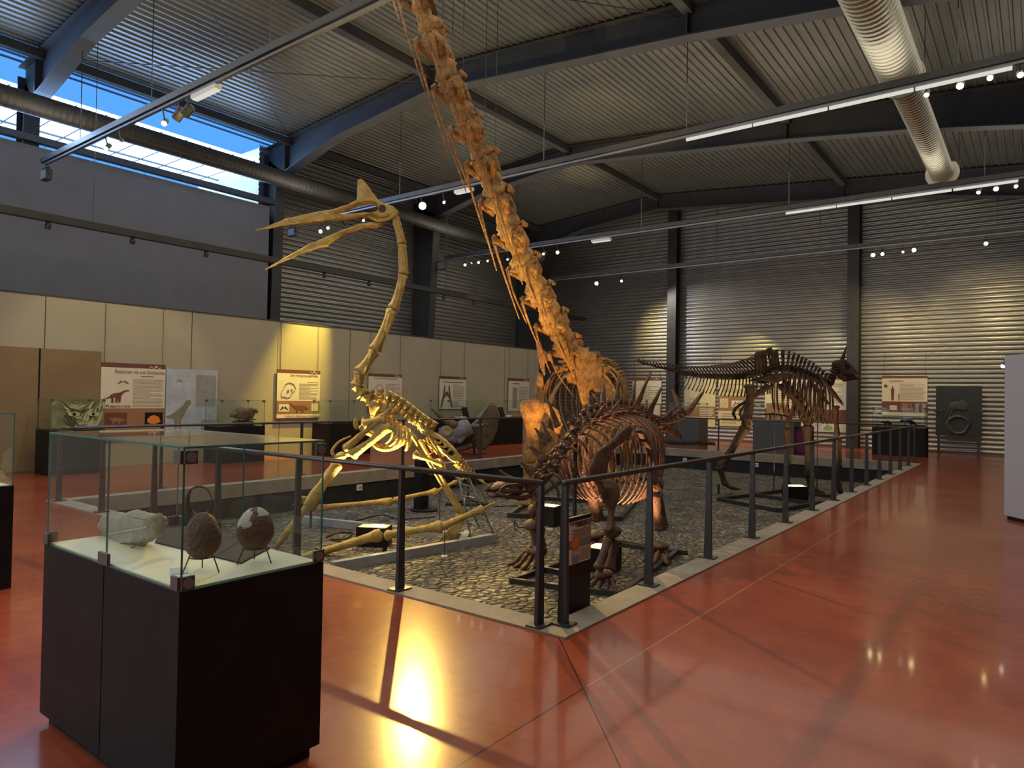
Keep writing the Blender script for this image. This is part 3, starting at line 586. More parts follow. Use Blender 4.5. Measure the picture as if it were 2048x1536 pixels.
def poster(label, ax, c, rc, bands, title='', texts=(), pics=(), cables=True, group='hanging text posters', tsize=.5, logo=True, tx=.28, tw=.66):
    F = Face(ax, c); x0, y0, x1, y1 = rc
    u0 = F.uz(x0, (y0 + y1) / 2)[0]; u1 = F.uz(x1, (y0 + y1) / 2)[0]
    z1 = F.uz((x0 + x1) / 2, y0)[1]; z0 = F.uz((x0 + x1) / 2, y1)[1]; w, h = u1 - u0, z1 - z0
    t = thing('poster', label, 'poster', F.pt((u0 + u1) / 2, z0), group)
    S = lambda s_, t_: (u0 + w * s_, z1 - h * t_)
    F.rect(MB(), u0, z0, u1, z1, 0, .012).build('board', bands[0][2] if len(bands[0]) > 2 else CARD, t)
    for i, (t0, t1, m) in enumerate(bands):
        a = S(0, t1); b = S(1, t0); F.rect(MB(), a[0], a[1], b[0], b[1], .012, .015).build('colour_band', m, t)
    if title:
        p = S(tx, .065 + .052 * 1.35); text('title_text', title, F.pt(p[0], p[1], .017), F.U(), UP, h * .075, INK, t, width=w * tw)
    if logo:
        mb = MB(); p = S(.78, .045); mb.tube([F.pt(*S(.74 + .18 * k / 10, .045 - .012 * math.sin(k * 1.3)), .017) for k in range(11)], h * .005, 5); mb.blob(F.pt(*S(.84, .035), .017), (h * .016,) * 3, seg=8, rings=5); mb.build('emblem', CARD, t)
    for (s0, t0, s1, t1, n, m) in texts:
        mb = MB()
        for i in range(n):
            tt = t0 + (t1 - t0) * (i + .5) / n; e = s1 - (s1 - s0) * (random.random() * .12 if random.random() < .75 else .45)
            a = S(s0, tt + .25 * (t1 - t0) / n); b = S(e, tt - .2 * (t1 - t0) / n); F.rect(mb, a[0], a[1], b[0], b[1], .015, .017)
        mb.build('text_block', m, t)
    for pc in pics:
        kind, s0, t0, s1, t1, m = pc[:6]; a = S(s0, t1); b = S(s1, t0)
        if kind == 'rect': F.rect(MB(), a[0], a[1], b[0], b[1], .015, .018).build('picture', m, t)
        elif kind == 'text': text('caption_text', pc[6], F.pt(a[0], a[1], .020), F.U(), UP, (b[1] - a[1]) * 1.25, m, t, width=b[0] - a[0])
        elif kind == 'fan':
            mb = MB(); cx, cz = (a[0] + b[0]) / 2, a[1] + (b[1] - a[1]) * .3
            F.poly(mb, [(cx + (b[0] - a[0]) * .46 * math.cos(k) * (1 + .1 * math.cos(9 * k)), cz + (b[1] - a[1]) * (.62 if math.sin(k) > 0 else .25) * math.sin(k)) for k in [i * math.pi / 20 for i in range(40)]], .018, .021); mb.build('picture_motif', m, t)
        elif kind == 'outline':
            mb = MB(); pts = [F.pt(a[0] + (b[0] - a[0]) * x, a[1] + (b[1] - a[1]) * y, .019) for x, y in SIL[pc[6]]]
            mb.tube(pts + [pts[0]], .006, 5)
            for (ex, ey, er) in ((.45, .45, .07), (.68, .52, .05)): c0 = F.pt(a[0] + (b[0] - a[0]) * ex, a[1] + (b[1] - a[1]) * ey, .019); mb.tube([c0 + (F.U() * math.cos(k) + UP * math.sin(k)) * er * (b[1] - a[1]) for k in [i * math.pi / 6 for i in range(13)]], .006, 5)
            mb.build('drawing', m, t)
        else:
            flip = len(pc) > 6 and pc[6]
            mb = MB(); F.poly(mb, [(a[0] + (b[0] - a[0]) * ((1 - x) if flip else x), a[1] + (b[1] - a[1]) * y) for x, y in SIL[kind]], .018, .021); mb.build('picture_motif', m, t)
    if cables:
        zt = 3.41 if ax == 0 else z1 + .8
        mb = MB()
        for u in (u0 + w * .05, u1 - w * .05): mb.tube([F.pt(u, z0 - .1, -.004 if ax == 0 else 0), F.pt(u, zt, -.004 if ax == 0 else 0)], .005, 6)
        mb.build('hanging_cable', STEEL, t)
    return t
PP = PW + .03
STD = [(0, .075, REDB), (.075, .62, CARD), (.62, 1, BROWNB)]
poster('large poster beside the flush doors with a brown long-necked dinosaur picture', 0, PP, (200, 727, 329, 880), [(0, .06, REDB), (.06, .585, CARD), (.585, 1, BROWNB)], 'Redonner vie aux dinosaures',
    [(.48, .2, .98, .57, 22, INKL), (.6, .155, .98, .175, 1, INK)], [('sauropod', .04, .34, .43, .52, REDB), ('bone', .24, .225, .42, .27, INK), ('text', .07, .535, .44, .57, INK, 'Reptiles'), ('rect', .06, .64, .40, .80, REDB), ('horned', .08, .66, .38, .79, BROWNB), ('rect', .68, .64, .97, .83, BLACK), ('fan', .71, .67, .94, .80, ORANGE)], tx=.2, tw=.78)
SK = mat('pale_blue_print', (0.42, 0.47, 0.55), .6, var=.2, vscale=3); OLV = mat('olive_print', (0.22, 0.21, 0.15), .6, var=.15); GRY = mat('grey_print', (0.30, 0.29, 0.27), .6, var=.1)
poster('pale blue picture panel with an olive two-legged dinosaur, right of the large poster', 0, PP, (331, 739, 434, 872), [(0, 1, SK)], '', [], [('theropod', .0, .44, .48, .98, OLV), ('rect', .56, .08, .96, .55, GRY), ('outline', .64, .14, .90, .40, SK, 'skull'), ('rect', .68, .76, .99, 1.0, GRY), ('bone', .18, .15, .30, .20, OLV)], cables=False, logo=False)
poster('brightly lit yellow poster with a domed skull drawing', 0, PP, (553, 740, 639, 838), [(0, .075, REDB), (.075, .63, CARD), (.63, .90, BROWNB), (.90, .975, CARD), (.975, 1, REDB)], 'Les marginocéphales',
    [(.5, .27, .97, .6, 12, INKL), (.7, .235, .97, .255, 1, INK)], [('outline', .09, .26, .44, .58, INK, 'skull'), ('rect', .05, .70, .28, .85, CARD), ('bone', .07, .74, .26, .82, BLACK), ('horned', .28, .64, .74, .86, INK), ('rect', .80, .68, .96, .84, CARD), ('text', .18, .91, .98, .965, INKL, '150-65 Millions d\'Années')])
poster('cream poster behind the base of the flying reptile neck', 0, PP, (736, 748, 803, 826), STD, 'Les ornithopodes', [(.5, .24, .97, .6, 11, INKL), (.06, .66, .94, .96, 8, CARD)], [('outline', .16, .27, .44, .55, INK, 'skull')], tx=.16, tw=.68)
poster('cream poster with a dark hip bone drawing behind the horned skull', 0, PP, (878, 753, 931, 818), [(0, .085, REDB), (.085, 1, CARD)], '', [(.5, .24, .95, .95, 14, INKL), (.14, .15, .95, .20, 1, INK)], [('bone', .04, .26, .50, .97, INK)])
poster('cream poster with a tall grey column chart near the corner of the panel wall', 0, PP, (1016, 757, 1057, 822), [(0, .08, REDB), (.08, 1, CARD)], '', [(.48, .24, .95, .9, 14, INKL), (.2, .14, .8, .19, 1, INK)], [('rect', .2, .28, .42, .92, GRY)])
PB = BY - .036
poster('cream poster on the back wall behind the tall back spikes', 1, PB, (1265, 755, 1323, 838), STD, '', [(.3, .2, .9, .6, 9, INKL), (.55, .66, .9, .9, 5, CARD)], [('outline', .08, .25, .5, .6, INKL, 'skull'), ('rect', .68, .66, .95, .9, CARD)])
YEL = mat('straw_card', (0.62, 0.55, 0.34), .7, var=.04)
poster('yellow poster with the number 600 under the unicorn-horned dinosaur tail', 1, PB, (1368, 757, 1431, 853), [(0, .58, YEL), (.58, .80, BROWNB), (.80, 1, YEL)], '', [(.1, .49, .9, .56, 2, INKL), (.5, .61, .95, .78, 5, CARD)], [('text', .18, .38, .46, .46, INKL, '600'), ('person', .58, .84, .76, .97, ORANGE)], logo=False)
poster('straw poster right of the yellow one, with small framed photos', 1, PB, (1437, 757, 1504, 853), [(0, .36, YEL), (.36, .68, BROWNB), (.68, 1, YEL)], '', [(.1, .1, .9, .3, 5, INKL), (.1, .72, .9, .95, 5, INKL)], [('rect', .05, .42, .3, .62, YEL), ('outline', .1, .44, .26, .6, INKL, 'skull'), ('rect', .4, .46, .75, .6, CARD), ('bone', .44, .48, .7, .58, INK)], logo=False)
poster('wide pale poster on the back wall behind the rib cage of the unicorn-horned dinosaur', 1, PB, (1530, 753, 1695, 862), [(0, .06, REDB), (.06, .60, CARD), (.60, .84, REDB), (.84, 1, CARD)], '', [(.1, .12, .5, .55, 10, INKL), (.62, .12, .95, .55, 12, INKL), (.3, .64, .62, .8, 4, CARD)], [('rect', .02, .5, .26, .95, BROWNB), ('fan', .72, .87, .84, .98, mat('green_print', (.25, .36, .12), .7)), ('rect', .6, .86, .7, .98, SK)], logo=False)
poster('poster with a robed figure drawing on the right of the back wall', 1, PB, (1764, 752, 1855, 832), [(0, .06, REDB), (.06, .64, CARD), (.64, .91, REDB), (.91, 1, CARD)], '', [(.4, .2, .97, .6, 13, INKL), (.16, .1, .5, .15, 1, INK), (.16, .16, .9, .18, 1, INKL)], [('person', .17, .25, .31, .62, INK), ('person', .34, .42, .42, .62, INKL), ('fan', .04, .2, .13, .3, INK), ('rect', .05, .70, .15, .84, INK), ('rect', .18, .74, .34, .86, CARD), ('rect', .44, .68, .66, .86, BROWNB), ('person', .56, .67, .66, .86, INK), ('rect', .74, .68, .97, .9, GRY), ('person', .78, .68, .92, .9, INK)], logo=False)
def painting():
    F = Face(1, BY - .5); u0 = F.uz(1872, 830)[0]; u1 = F.uz(1964, 830)[0]; z1 = F.uz(1918, 772)[1]; z0 = F.uz(1918, 872)[1]
    t = thing('picture_board', 'tall dark board on legs with a faint bone ring picture, by the back wall', 'board', F.pt((u0 + u1) / 2, 0))
    F.rect(MB(), u0, z0, u1, z1, 0, .05).build('board', mat('charcoal_board', (0.022, 0.023, 0.026), .5), t)
    mb = MB(); cx, cz = (u0 + u1) / 2, z0 + .35
    mb.tube([F.pt(cx + .28 * math.cos(k) * (1 + .1 * math.sin(3 * k)), cz + .27 * math.sin(k), .055) for k in [i * math.pi / 12 for i in range(25)]], .05, 6, lump=.5)
    for k in range(-3, 4): mb.tube([F.pt(cx + k * .07, cz + .5, .055), F.pt(cx + k * .05, z1 - .2, .055)], .008, 5)
    for s in (-1, 1):
        for k in range(5): mb.tube([F.pt(cx + s * (.12 + .1 * k), cz + .55 - .02 * k, .055), F.pt(cx + s * (.35 + .08 * k), cz + .1 * k, .055)], .02, 5, lump=.6)
    mb.blob(F.pt(cx, cz + .6, .055), (.2, .03, .18), lump=.6); mb.build('bone_picture', mat('dim_bone_print', (0.05, 0.045, 0.036), .6, var=.5, vscale=8), t)
    for u in (u0 + .05, u1 - .12): MB().bar(F.pt(u + .03, 0, .02), F.pt(u + .03, z0, .02), .07, .05).build('leg', STEEL, t)
painting()
# ------------------------------------------------------------------ information stand at the near corner
def info():
    F = Face(0, -2.775); y0, y1 = 4.36, 4.70; zt = on(0, -2.775, 1160, 1032).z; zb = on(0, -2.775, 1160, 1124).z
    t = thing('information_stand', 'black upright information stand at the near corner of the pit, about the spiny dinosaur', 'information stand', (-2.79, (y0 + y1) / 2, PZ))
    F.rect(MB(), y0, PZ, y1, zt, -.03, 0).build('slab', BLACK, t)
    F.rect(MB(), y0 + .015, zb, y1 - .01, zt - .03, 0, .003).build('printed_sheet', mat('grey_cream_sheet', (0.72, 0.70, 0.58), .55), t)
    h = zt - .03 - zb; w = y1 - y0 - .025; Z = lambda k: zt - .03 - h * k
    F.rect(MB(), y0 + .015, Z(.64), y1 - .01, Z(.43), .003, .004).build('grey_band', mat('grey_band', (0.20, 0.19, 0.20), .6), t)
    F.rect(MB(), y0 + .06, Z(.99), y0 + .06 + w * .32, Z(.64), .003, .004).build('grey_block', mat('grey_block', (0.24, 0.24, 0.24), .6), t)
    text('title_text', 'Tuojiangosaurus', F.pt(y0 + .02, Z(.085), .0045), YA, UP, .05, BLACK, t, width=w * .97)
    text('title_text', 'multispinus', F.pt(y1 - .015 - w * .66, Z(.155), .0045), YA, UP, .045, BLACK, t, width=w * .64)
    text('number_text', '160', F.pt(y0 + .05, Z(.81), .0055), YA, UP, .07, TEXTW, t, width=w * .36)
    mb = MB()
    for i in range(8): F.rect(mb, y0 + .05 + .02 * (i % 3), Z(.19 + .028 * i) - .008, y1 - .02, Z(.19 + .028 * i), .003, .0045)
    for i in range(9): F.rect(mb, y0 + .05 + w * .36, Z(.67 + .034 * i) - .008, y1 - .02, Z(.67 + .034 * i), .003, .0045)
    mb.build('text_block', INKL, t)
    mb = MB(); n = 26; pts = []
    for i in range(n):
        a = math.pi * 2 * i / n; r = (1.0 if i % 2 else .62) if math.sin(a) > -.1 else .7
        pts.append((y0 + w * .33 + .062 * 1.25 * r * math.cos(a), Z(.53) + .055 * r * math.sin(a)))
    F.poly(mb, pts, .004, .006); mb.build('spiny_dinosaur_picture', ORANGE, t)
info()
# ------------------------------------------------------------------ glass showcases
def pane(mb, a, b, thin):      # box whose faces along the thin axis are clear glass (0) and whose edges are green (1)
    n0 = len(mb.m); mb.box(a, b); base = [2, 2, 1, 0, 1, 0]
    for i in range(6): mb.m[n0 + i] = 0 if base[i] == thin else 1
def glasscase(t, x0, x1, y0, y1, z0, z1, split=(), g=.008, gm=None):
    gm = gm or GLASS; L = [GLASS if gm is None else gm, GEDGE]
    xs = [x0] + list(split) + [x1]
    for xa, xb in zip(xs, xs[1:]):
        for y in (y0, y1 - g):
            mb = MB(); pane(mb, (xa + .001, y, z0), (xb - .001, y + g, z1 - g), 1); mb.build('glass_pane', L, t)
    for x in (x0, x1 - g):
        mb = MB(); pane(mb, (x, y0 + g, z0), (x + g, y1 - g, z1 - g), 0); mb.build('glass_pane', L, t)
    for xa, xb in zip(xs, xs[1:]):
        mb = MB(); pane(mb, (xa + .001, y0, z1 - g), (xb - .001, y1, z1), 2); mb.build('glass_lid', L, t)
CX0, CX1, CY0, CY1, CZ, CT = -3.815, -2.535, 1.325, 1.975, .853, 1.392
t = thing('egg_showcase', 'large black plinth with a glass case holding fossil eggs, in the near left', 'showcase', ((CX0 + CX1) / 2, (CY0 + CY1) / 2, 0))
mb = MB(); mid = -3.165
mb.box((CX0, CY0, .05), (mid - .004, CY1, CZ)); mb.box((mid + .004, CY0, .05), (CX1, CY1, CZ)); mb.box((CX0 + .03, CY0 + .03, .0), (CX1 - .03, CY1 - .03, .05)); mb.box((mid - .004, CY0 + .01, .05), (mid + .004, CY1 - .01, CZ - .01)); mb.build('plinth', BLACK, t)
MB().box((CX0 + .02, CY0 + .02, CZ), (CX1 - .02, CY1 - .02, CZ + .006)).build('base_board', mat('ivory_base_board', (0.80, 0.76, 0.54), .45, var=.06), t)
glasscase(t, CX0 + .005, CX1 - .005, CY0 + .005, CY1 - .005, CZ + .001, CT, (mid,), gm=GLASSH)
CLIP = mat('brown_clip', (0.10, 0.075, 0.065), .5); DISC = mat('pale_clip_disc', (0.22, 0.19, 0.17), .4)
def clip(x, y, z, dx, dy, big=True):
    mb = MB(); s = .05
    mb.box((min(x, x + dx * s), min(y, y - dy * .012), z - s / 2), (max(x, x + dx * s), max(y, y - dy * .012), z + s / 2)); mb.box((min(x, x - dx * .012), min(y, y + dy * s), z - s / 2), (max(x, x - dx * .012), max(y, y + dy * s), z + s / 2))
    c = mb.build('corner_clip', CLIP, t)
    MB().lathe((x - dx * .012, y + dy * s * .5, z), [(.02, 0), (.02, .004)], axis=(-dx, 0, 0), seg=16).build('clip_disc', DISC, c)
for x, dx in ((CX0 + .005, 1), (CX1 - .005, -1)):
    for y, dy in ((CY0 + .005, 1), (CY1 - .005, -1)):
        for z in (CZ + .03, CT - .04):
            if x < -3 and z > 1.2: continue
            clip(x, y, z, dx, dy)
mb = MB(); mb.box((mid - .045, CY0 - .008, CZ + .005), (mid + .045, CY0 + .005, CZ + .055)); mb.build('corner_clip', CLIP, t)
EGG = mat('brown_eggshell', (0.085, 0.045, 0.03), .7, vscale=14, bump=.5, bscale=60, col2=(0.15, 0.085, 0.055)); SHELL = mat('pale_eggshell', (0.50, 0.46, 0.38), .6, var=.1, bump=.2)
ROCK = mat('grey_green_slab', (0.24, 0.225, 0.17), .85, vscale=5, bump=.6, bscale=18, col2=(0.40, 0.38, 0.29))
BF = CZ + .006
def stand(label, c, r, h, top):
    t = thing('wire_stand', label, 'stand', (c.x, c.y, BF), 'wire stands under the fossils')
    MB().tube([Vector((c.x + r * .7 * math.cos(k), c.y + r * .7 * math.sin(k), top)) for k in [i * math.pi / 8 for i in range(17)]], .003, 6).build('ring', STEEL, t)
    for k in (.6, 2.6, 4.4): MB().tube([(c.x + r * .7 * math.cos(k), c.y + r * .7 * math.sin(k), top), (c.x + r * 1.05 * math.cos(k), c.y + r * 1.05 * math.sin(k), BF)], .003, 6).build('leg', STEEL, t)
def eggs():
    def place(px, py, d): return at(px, py, d)
    # standing brown egg
    c = on(1, 1.47, 405, 1071); c.x = -2.75; c = on(0, -2.74, 405, 1071)
    r = .072; prof = []
    for i in range(17):
        ph = math.pi * i / 16; z = -math.cos(ph); prof.append((max(.001, r * math.sin(ph) * (1 - .14 * z)), z * .096))
    e = MB().lathe(c, prof, seg=32, lump=.004, lf=30).build('fossil_egg', EGG, None, smooth=True); tag(e, 'plain brown fossil egg standing upright near the front corner of the glass case', 'fossil egg', 'fossil eggs in the showcase')
    stand('three-legged wire stand under the plain brown egg', c, .07, 0, c.z - .085)
    # egg with a shell patch
    c = on(0, -2.72, 511, 1057); r = .077
    mb = MB(); o = 0; seg, rings = 72, 48
    for i in range(rings + 1):
        ph = math.pi * i / rings; z = -math.cos(ph)
        for k in range(seg):
            a = 2 * math.pi * k / seg; mb.v.append(c + Vector((r * math.sin(ph) * (1 - .1 * z) * math.cos(a), r * math.sin(ph) * (1 - .1 * z) * math.sin(a), z * .092)))
    for i in range(rings):
        for k in range(seg): a = i * seg + k; b = i * seg + (k + 1) % seg; mb.f.append((a, b, b + seg, a + seg)); mb.m.append(0)
    e = mb.build('fossil_egg', EGG, None, smooth=True); tag(e, 'fossil egg with broken pale shell patches at the right end of the glass case', 'fossil egg', 'fossil eggs in the showcase')
    view = (CAMP - c).normalized(); rt = view.cross(UP).normalized() * -1
    mb = MB(); idx = {}
    def patch(test):
        vs = {}; 
        for i in range(rings):
            for k in range(seg):
                q = [(i, k), (i, (k + 1) % seg), (i + 1, (k + 1) % seg), (i + 1, k)]; P = [e.data.vertices[a * seg + b].co + WL[e.name] for a, b in q]
                m_ = sum((p - c for p in P), Vector()) / 4
                if test(m_):
                    o = len(mb.v); mb.v += [c + (p - c) * 1.012 for p in P]; mb.f.append((o, o + 1, o + 2, o + 3)); mb.m.append(0)
    R3 = rt.normalized(); 
    patch(lambda m: m.dot(view) > -.03 and m.z > .015 + .012 * noise.noise(m * 60) and m.dot(R3) < -.018 + .014 * noise.noise(m * 45))
    patch(lambda m: m.z > .062 and m.dot(R3) > .008 + .01 * noise.noise(m * 60) and m.dot(view) > -.02)
    mb.build('shell_patch', SHELL, e, smooth=True)
    stand('three-legged wire stand under the egg with pale shell patches', c, .07, 0, c.z - .082)
    # broken shell ring behind
    c = on(1, 1.80, 398, 1003); mb = MB(); pts = []; rad = []
    for i in range(37):
        a = 2 * math.pi * i / 36 + 2.2; pts.append(c + RIGHT * .062 * math.cos(a) + UP * .074 * math.sin(a)); rad.append(.004 + .016 * max(0, math.cos((i - 8) / 36 * 6.28)) ** 2 + .002 * random.random())
    mb.tube(pts, rad, 7, lump=.5, lf=50); e = mb.build('broken_eggshell', EGG, None, smooth=True); tag(e, 'broken open eggshell ring behind the plain brown egg', 'eggshell')
    tt = thing('wire_stand', 'thin upright wire stand holding the broken eggshell ring', 'stand', (c.x, c.y, BF), 'wire stands under the fossils')
    MB().tube([c - UP * .07, (c.x, c.y, BF)], .003, 6).build('leg', STEEL, tt); MB().lathe((c.x, c.y, BF), [(.03, 0), (.03, .004)], seg=16).build('foot', STEEL, tt)
    # rock slab
    pl = 1.60
    def q(px, py): return on(1, pl, px, py)
    out = [(212, 1030), (226, 1024), (248, 1027), (263, 1020), (280, 1018), (292, 1026), (318, 1025), (324, 1040), (318, 1058), (319, 1072), (304, 1082), (292, 1090), (268, 1097), (245, 1100), (236, 1090), (230, 1081), (220, 1076), (206, 1062), (204, 1044)]
    mb = MB(); P = [q(*p) for p in out]; mb.plate(P, YA, .075, round_=.3)
    mb.v = [v + Vector((0, .012 * noise.noise(v * 22), 0)) for v in mb.v]
    s = rough(mb.build('fossil_slab', ROCK), 3, .011, 32); tag(s, 'irregular grey-green fossil slab propped on wire at the left of the glass case', 'fossil slab')
    mb = MB(); a = q(236, 1066); b = q(312, 1052); mb.tube([a - YA * .04, a.lerp(b, .5) - YA * .043, b - YA * .04], .0035, 6); mb.build('fossil_streak', SHELL, s)
    tt = thing('wire_stand', 'bent wire stand propping up the grey-green slab', 'stand', (q(262, 1098).x, pl, BF), 'wire stands under the fossils')
    for px, px2 in ((228, 222), (242, 244), (306, 288)):
        a = q(px, 1082); b = q(px2, 1105); MB().tube([(a.x, pl - .05, a.z), (b.x, pl - .06, BF)], .003, 6).build('leg', STEEL, tt)
    MB().tube([(q(228, 1082).x, pl - .05, q(228, 1084).z), (q(306, 1082).x, pl - .05, q(306, 1084).z)], .003, 6).build('ring', STEEL, tt)
    # dark text board lying on the base board
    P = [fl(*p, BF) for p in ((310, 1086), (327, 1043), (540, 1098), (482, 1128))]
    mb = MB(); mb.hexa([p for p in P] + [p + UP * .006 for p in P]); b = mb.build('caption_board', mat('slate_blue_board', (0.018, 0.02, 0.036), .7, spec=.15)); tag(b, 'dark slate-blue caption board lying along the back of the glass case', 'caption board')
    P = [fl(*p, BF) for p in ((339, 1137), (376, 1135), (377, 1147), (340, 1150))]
    b = MB().hexa([p for p in P] + [p + UP * .002 for p in P]).build('reflection_card', mat('pale_blue_reflection', (0.42, 0.50, 0.60), .5)); tag(b, 'small pale blue card standing in for a reflection before the slab', 'reflection card')  # flat card standing in for a pale reflection on the base board
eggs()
# second showcase cut by the left picture edge
e0 = fl(22, 1176); x1 = e0.x; yb = e0.y; zp = on(1, yb, 22, 970).z; zt = on(1, yb, 25, 826).z; e0.y -= .6
t = thing('rock_showcase', 'black showcase with a pale rock, cut by the left picture edge', 'showcase', (x1 - .6, e0.y, 0))
MB().box((x1 - 1.25, e0.y, 0), (x1, yb, zp)).build('plinth', BLACK, t)
MB().box((x1 - 1.23, e0.y + .02, zp), (x1 - .02, yb - .02, zp + .006)).build('base_board', CARD, t)
glasscase(t, x1 - 1.245, x1 - .005, e0.y + .005, yb - .005, zp, zt)
c = Vector((x1 - .36, e0.y + .32, zp + .16)); r = MB().blob(c, (.26, .18, .155), lump=.5, seg=20, rings=14).build('rock_specimen', mat('grey_rock', (.35, .35, .34), .9, var=.3, bump=.5), None, smooth=True); tag(r, 'pale grey rock inside the showcase at the left picture edge', 'rock')
GREYPL = mat('slate_grey_plinth', (0.075, 0.08, 0.09), .5)
def case(label, x0, x1, y0, y1, zp, zt, pm=BLACK, name='display_case'):
    t = thing(name, label, 'display case', ((x0 + x1) / 2, (y0 + y1) / 2, 0), 'glass display cases around the hall')
    MB().box((x0, y0, 0), (x1, y1, zp)).build('plinth', pm, t)
    glasscase(t, x0 + .01, x1 - .01, y0 + .01, y1 - .01, zp, zt)
    mb = MB()
    for x in (x0, x1 - .05):
        for y in (y0, y1 - .05):
            for z in (zp, zt - .05): mb.box((x, y, z), (x + .05, y + .05, z + .045))
    mb.build('corner_clips', CLIP, t); return t
def lcase(label, pxa, pxb, pyp, pyt, front=-14.4, depth=.7):
    pm = (pxa + pxb) / 2; return case(label, front - depth, front, on(0, front, pxa, pyp).y, on(0, front, pxb, pyp).y, on(0, front, pm, pyp).z, on(0, front, pm, pyt).z)
lcase('display case by the doors with a yellow-green picture of two eyes in it', 101, 210, 860, 798)
F = Face(0, -14.95); y0, y1 = on(0, -14.9, 104, 830).y, on(0, -14.9, 207, 830).y; z0, z1 = on(0, -14.4, 155, 860).z + .005, on(0, -14.4, 155, 800).z - .03
t = thing('face_picture', 'yellow-green feathered face picture with two eyes, inside the case by the doors', 'picture', F.pt((y0 + y1) / 2, z0))
F.rect(MB(), y0, z0, y1, z1, 0, .02).build('board', mat('dull_green_print', (.20, .20, .12), .6, var=.4, vscale=6), t)
rr = random.Random(3)
for nm, m_, n in (('pale_strokes', mat('pale_straw_print', (.55, .50, .26), .6), 46), ('dark_strokes', mat('dark_olive_print', (.07, .07, .03), .6), 26)):
    mb = MB()
    for i in range(n):
        u = y0 + (y1 - y0) * rr.uniform(.28, .97); z = z0 + (z1 - z0) * rr.uniform(.06, .94); a = rr.uniform(-.7, .5) + (.9 if u > (y0 + y1) / 2 else -.3); L = rr.uniform(.06, .2); w = rr.uniform(.012, .03)
        cu, cz = math.cos(a), math.sin(a); pts = [(u - cu * L, z - cz * L), (u - cz * w, z + cu * w), (u + cu * L, z + cz * L), (u + cz * w, z - cu * w)]
        pts = [(min(max(p[0], y0), y1), min(max(p[1], z0), z1)) for p in pts]; F.poly(mb, pts, .02 + .0003 * i, .024 + .0003 * i)
    mb.build(nm, m_, t)
for k in (.42, .80):
    u = y0 + (y1 - y0) * k; z = z0 + (z1 - z0) * .52; mb = MB(); F.poly(mb, [(u + .11 * math.cos(a), z + .04 * math.sin(a)) for a in [i * math.pi / 10 for i in range(20)]], .04, .044); e = mb.build('eye', mat('eye_straw', (.6, .56, .3), .5), t)
    mb = MB(); F.poly(mb, [(u + .03 * math.cos(a), z + .032 * math.sin(a)) for a in [i * math.pi / 8 for i in range(16)]], .044, .047); mb.build('pupil', BLACK, e)
lcase('display case with a small spiky skull on a block, left of the yellow poster', 442, 530, 853, 800)
c = on(0, -14.75, 487, 826); zb = on(0, -14.4, 485, 853).z
b = MB().box((c.x - .12, c.y - .2, zb), (c.x + .12, c.y + .2, zb + .10)).build('skull_block', BLACK); tag(b, 'black block under the small spiky skull', 'block')
t = thing('small_skull', 'small brown spiky skull on a black block in the case left of the yellow poster', 'skull', (c.x, c.y, zb + .10))
mb = MB().blob(c + Vector((0, -.02, -.02)), (.14, .27, .15), lump=.55, lf=9, seg=16, rings=10); mb.blob(c + Vector((0, .26, .04)), (.07, .12, .06), lump=.4, lf=9)
for k in range(9): a = c + Vector((.08 * (k % 3 - 1), -.2 + .05 * k, .05)); mb.tube([a, a + Vector((.03, .09, .07 + .02 * (k % 2)))], [.02, .004], 6)
SKM = mat('bone_tan', (.22, .15, .09), .8, var=.4, vscale=9, bump=.6)
mb.build('cranium', SKM, t, smooth=True)
MB().blob(c + Vector((.02, .05, -.15)), (.09, .28, .035), lump=.5, lf=10).build('lower_jaw', SKM, t, smooth=True)
lcase('display case with a low row of small bones, behind the flying reptile neck', 659, 742, 847, 801)
rr = random.Random(5); zb = on(0, -14.4, 700, 847).z
y0, y1 = on(0, -14.7, 668, 845).y, on(0, -14.7, 728, 845).y
for i in range(9):
    p = Vector((-14.7 + rr.uniform(-.15, .2), y0 + (y1 - y0) * i / 8, zb + .035)); o = MB().blob(p, (.05, .09, .035), lump=.6, lf=14).build('small_bone', BONE_HAD, None, smooth=True)
    tag(o, 'small brown bone lying in the low row in the case behind the flying reptile neck', 'bone', 'small bones in the case behind the neck')
lcase('long display case with books, behind the grey horned skull', 897, 1046, 836, 801, -14.2, .8)
zb = on(0, -14.2, 960, 836).z
def book(label, px, open_):
    p = on(0, -14.5, px, 830); p.z = zb; t = thing('book', label, 'book', p, 'books in the long case')
    if open_:
        for s in (-1, 1): MB().hexa([p + Vector((-.1, 0, .0)), p + Vector((.1, 0, 0)), p + Vector((.1, s * .17, .0)), p + Vector((-.1, s * .17, 0)), p + Vector((-.1, 0, .015)), p + Vector((.1, 0, .015)), p + Vector((.1, s * .17, .05)), p + Vector((-.1, s * .17, .05))]).build('page_block', CARD, t)
        MB().box((p.x - .11, p.y - .18, p.z - .0), (p.x + .11, p.y + .18, p.z + .004)).build('cover', REDB, t)
    else:
        MB().bar(p + Vector((.05, 0, 0)), p + Vector((-.06, 0, .33)), .22, .05).build('cover', BLACK, t); MB().bar(p + Vector((.035, 0, .012)), p + Vector((-.07, 0, .32)), .21, .035).build('page_block', CARD, t)
book('dark book standing up in the long case, right of the horned skull brow horns', 931, False); book('open pale book lying in the long case beside the standing dark book', 921, True)
book('small dark standing book behind the horned skull frill', 1003, False); book('open pale book lying right of the horned skull frill', 1013, True)
def bcase(label, pxa, pxb, pyf, pyp, pyt, depth=.8, pm=GREYPL):
    Y = fl((pxa + pxb) / 2, pyf).y; c0 = (pxa + pxb) / 2; return case(label, on(1, Y, pxa, pyp).x, on(1, Y, pxb, pyp).x, Y, Y + depth, on(1, Y, c0, pyp).z, on(1, Y, c0, pyt).z, pm), Y
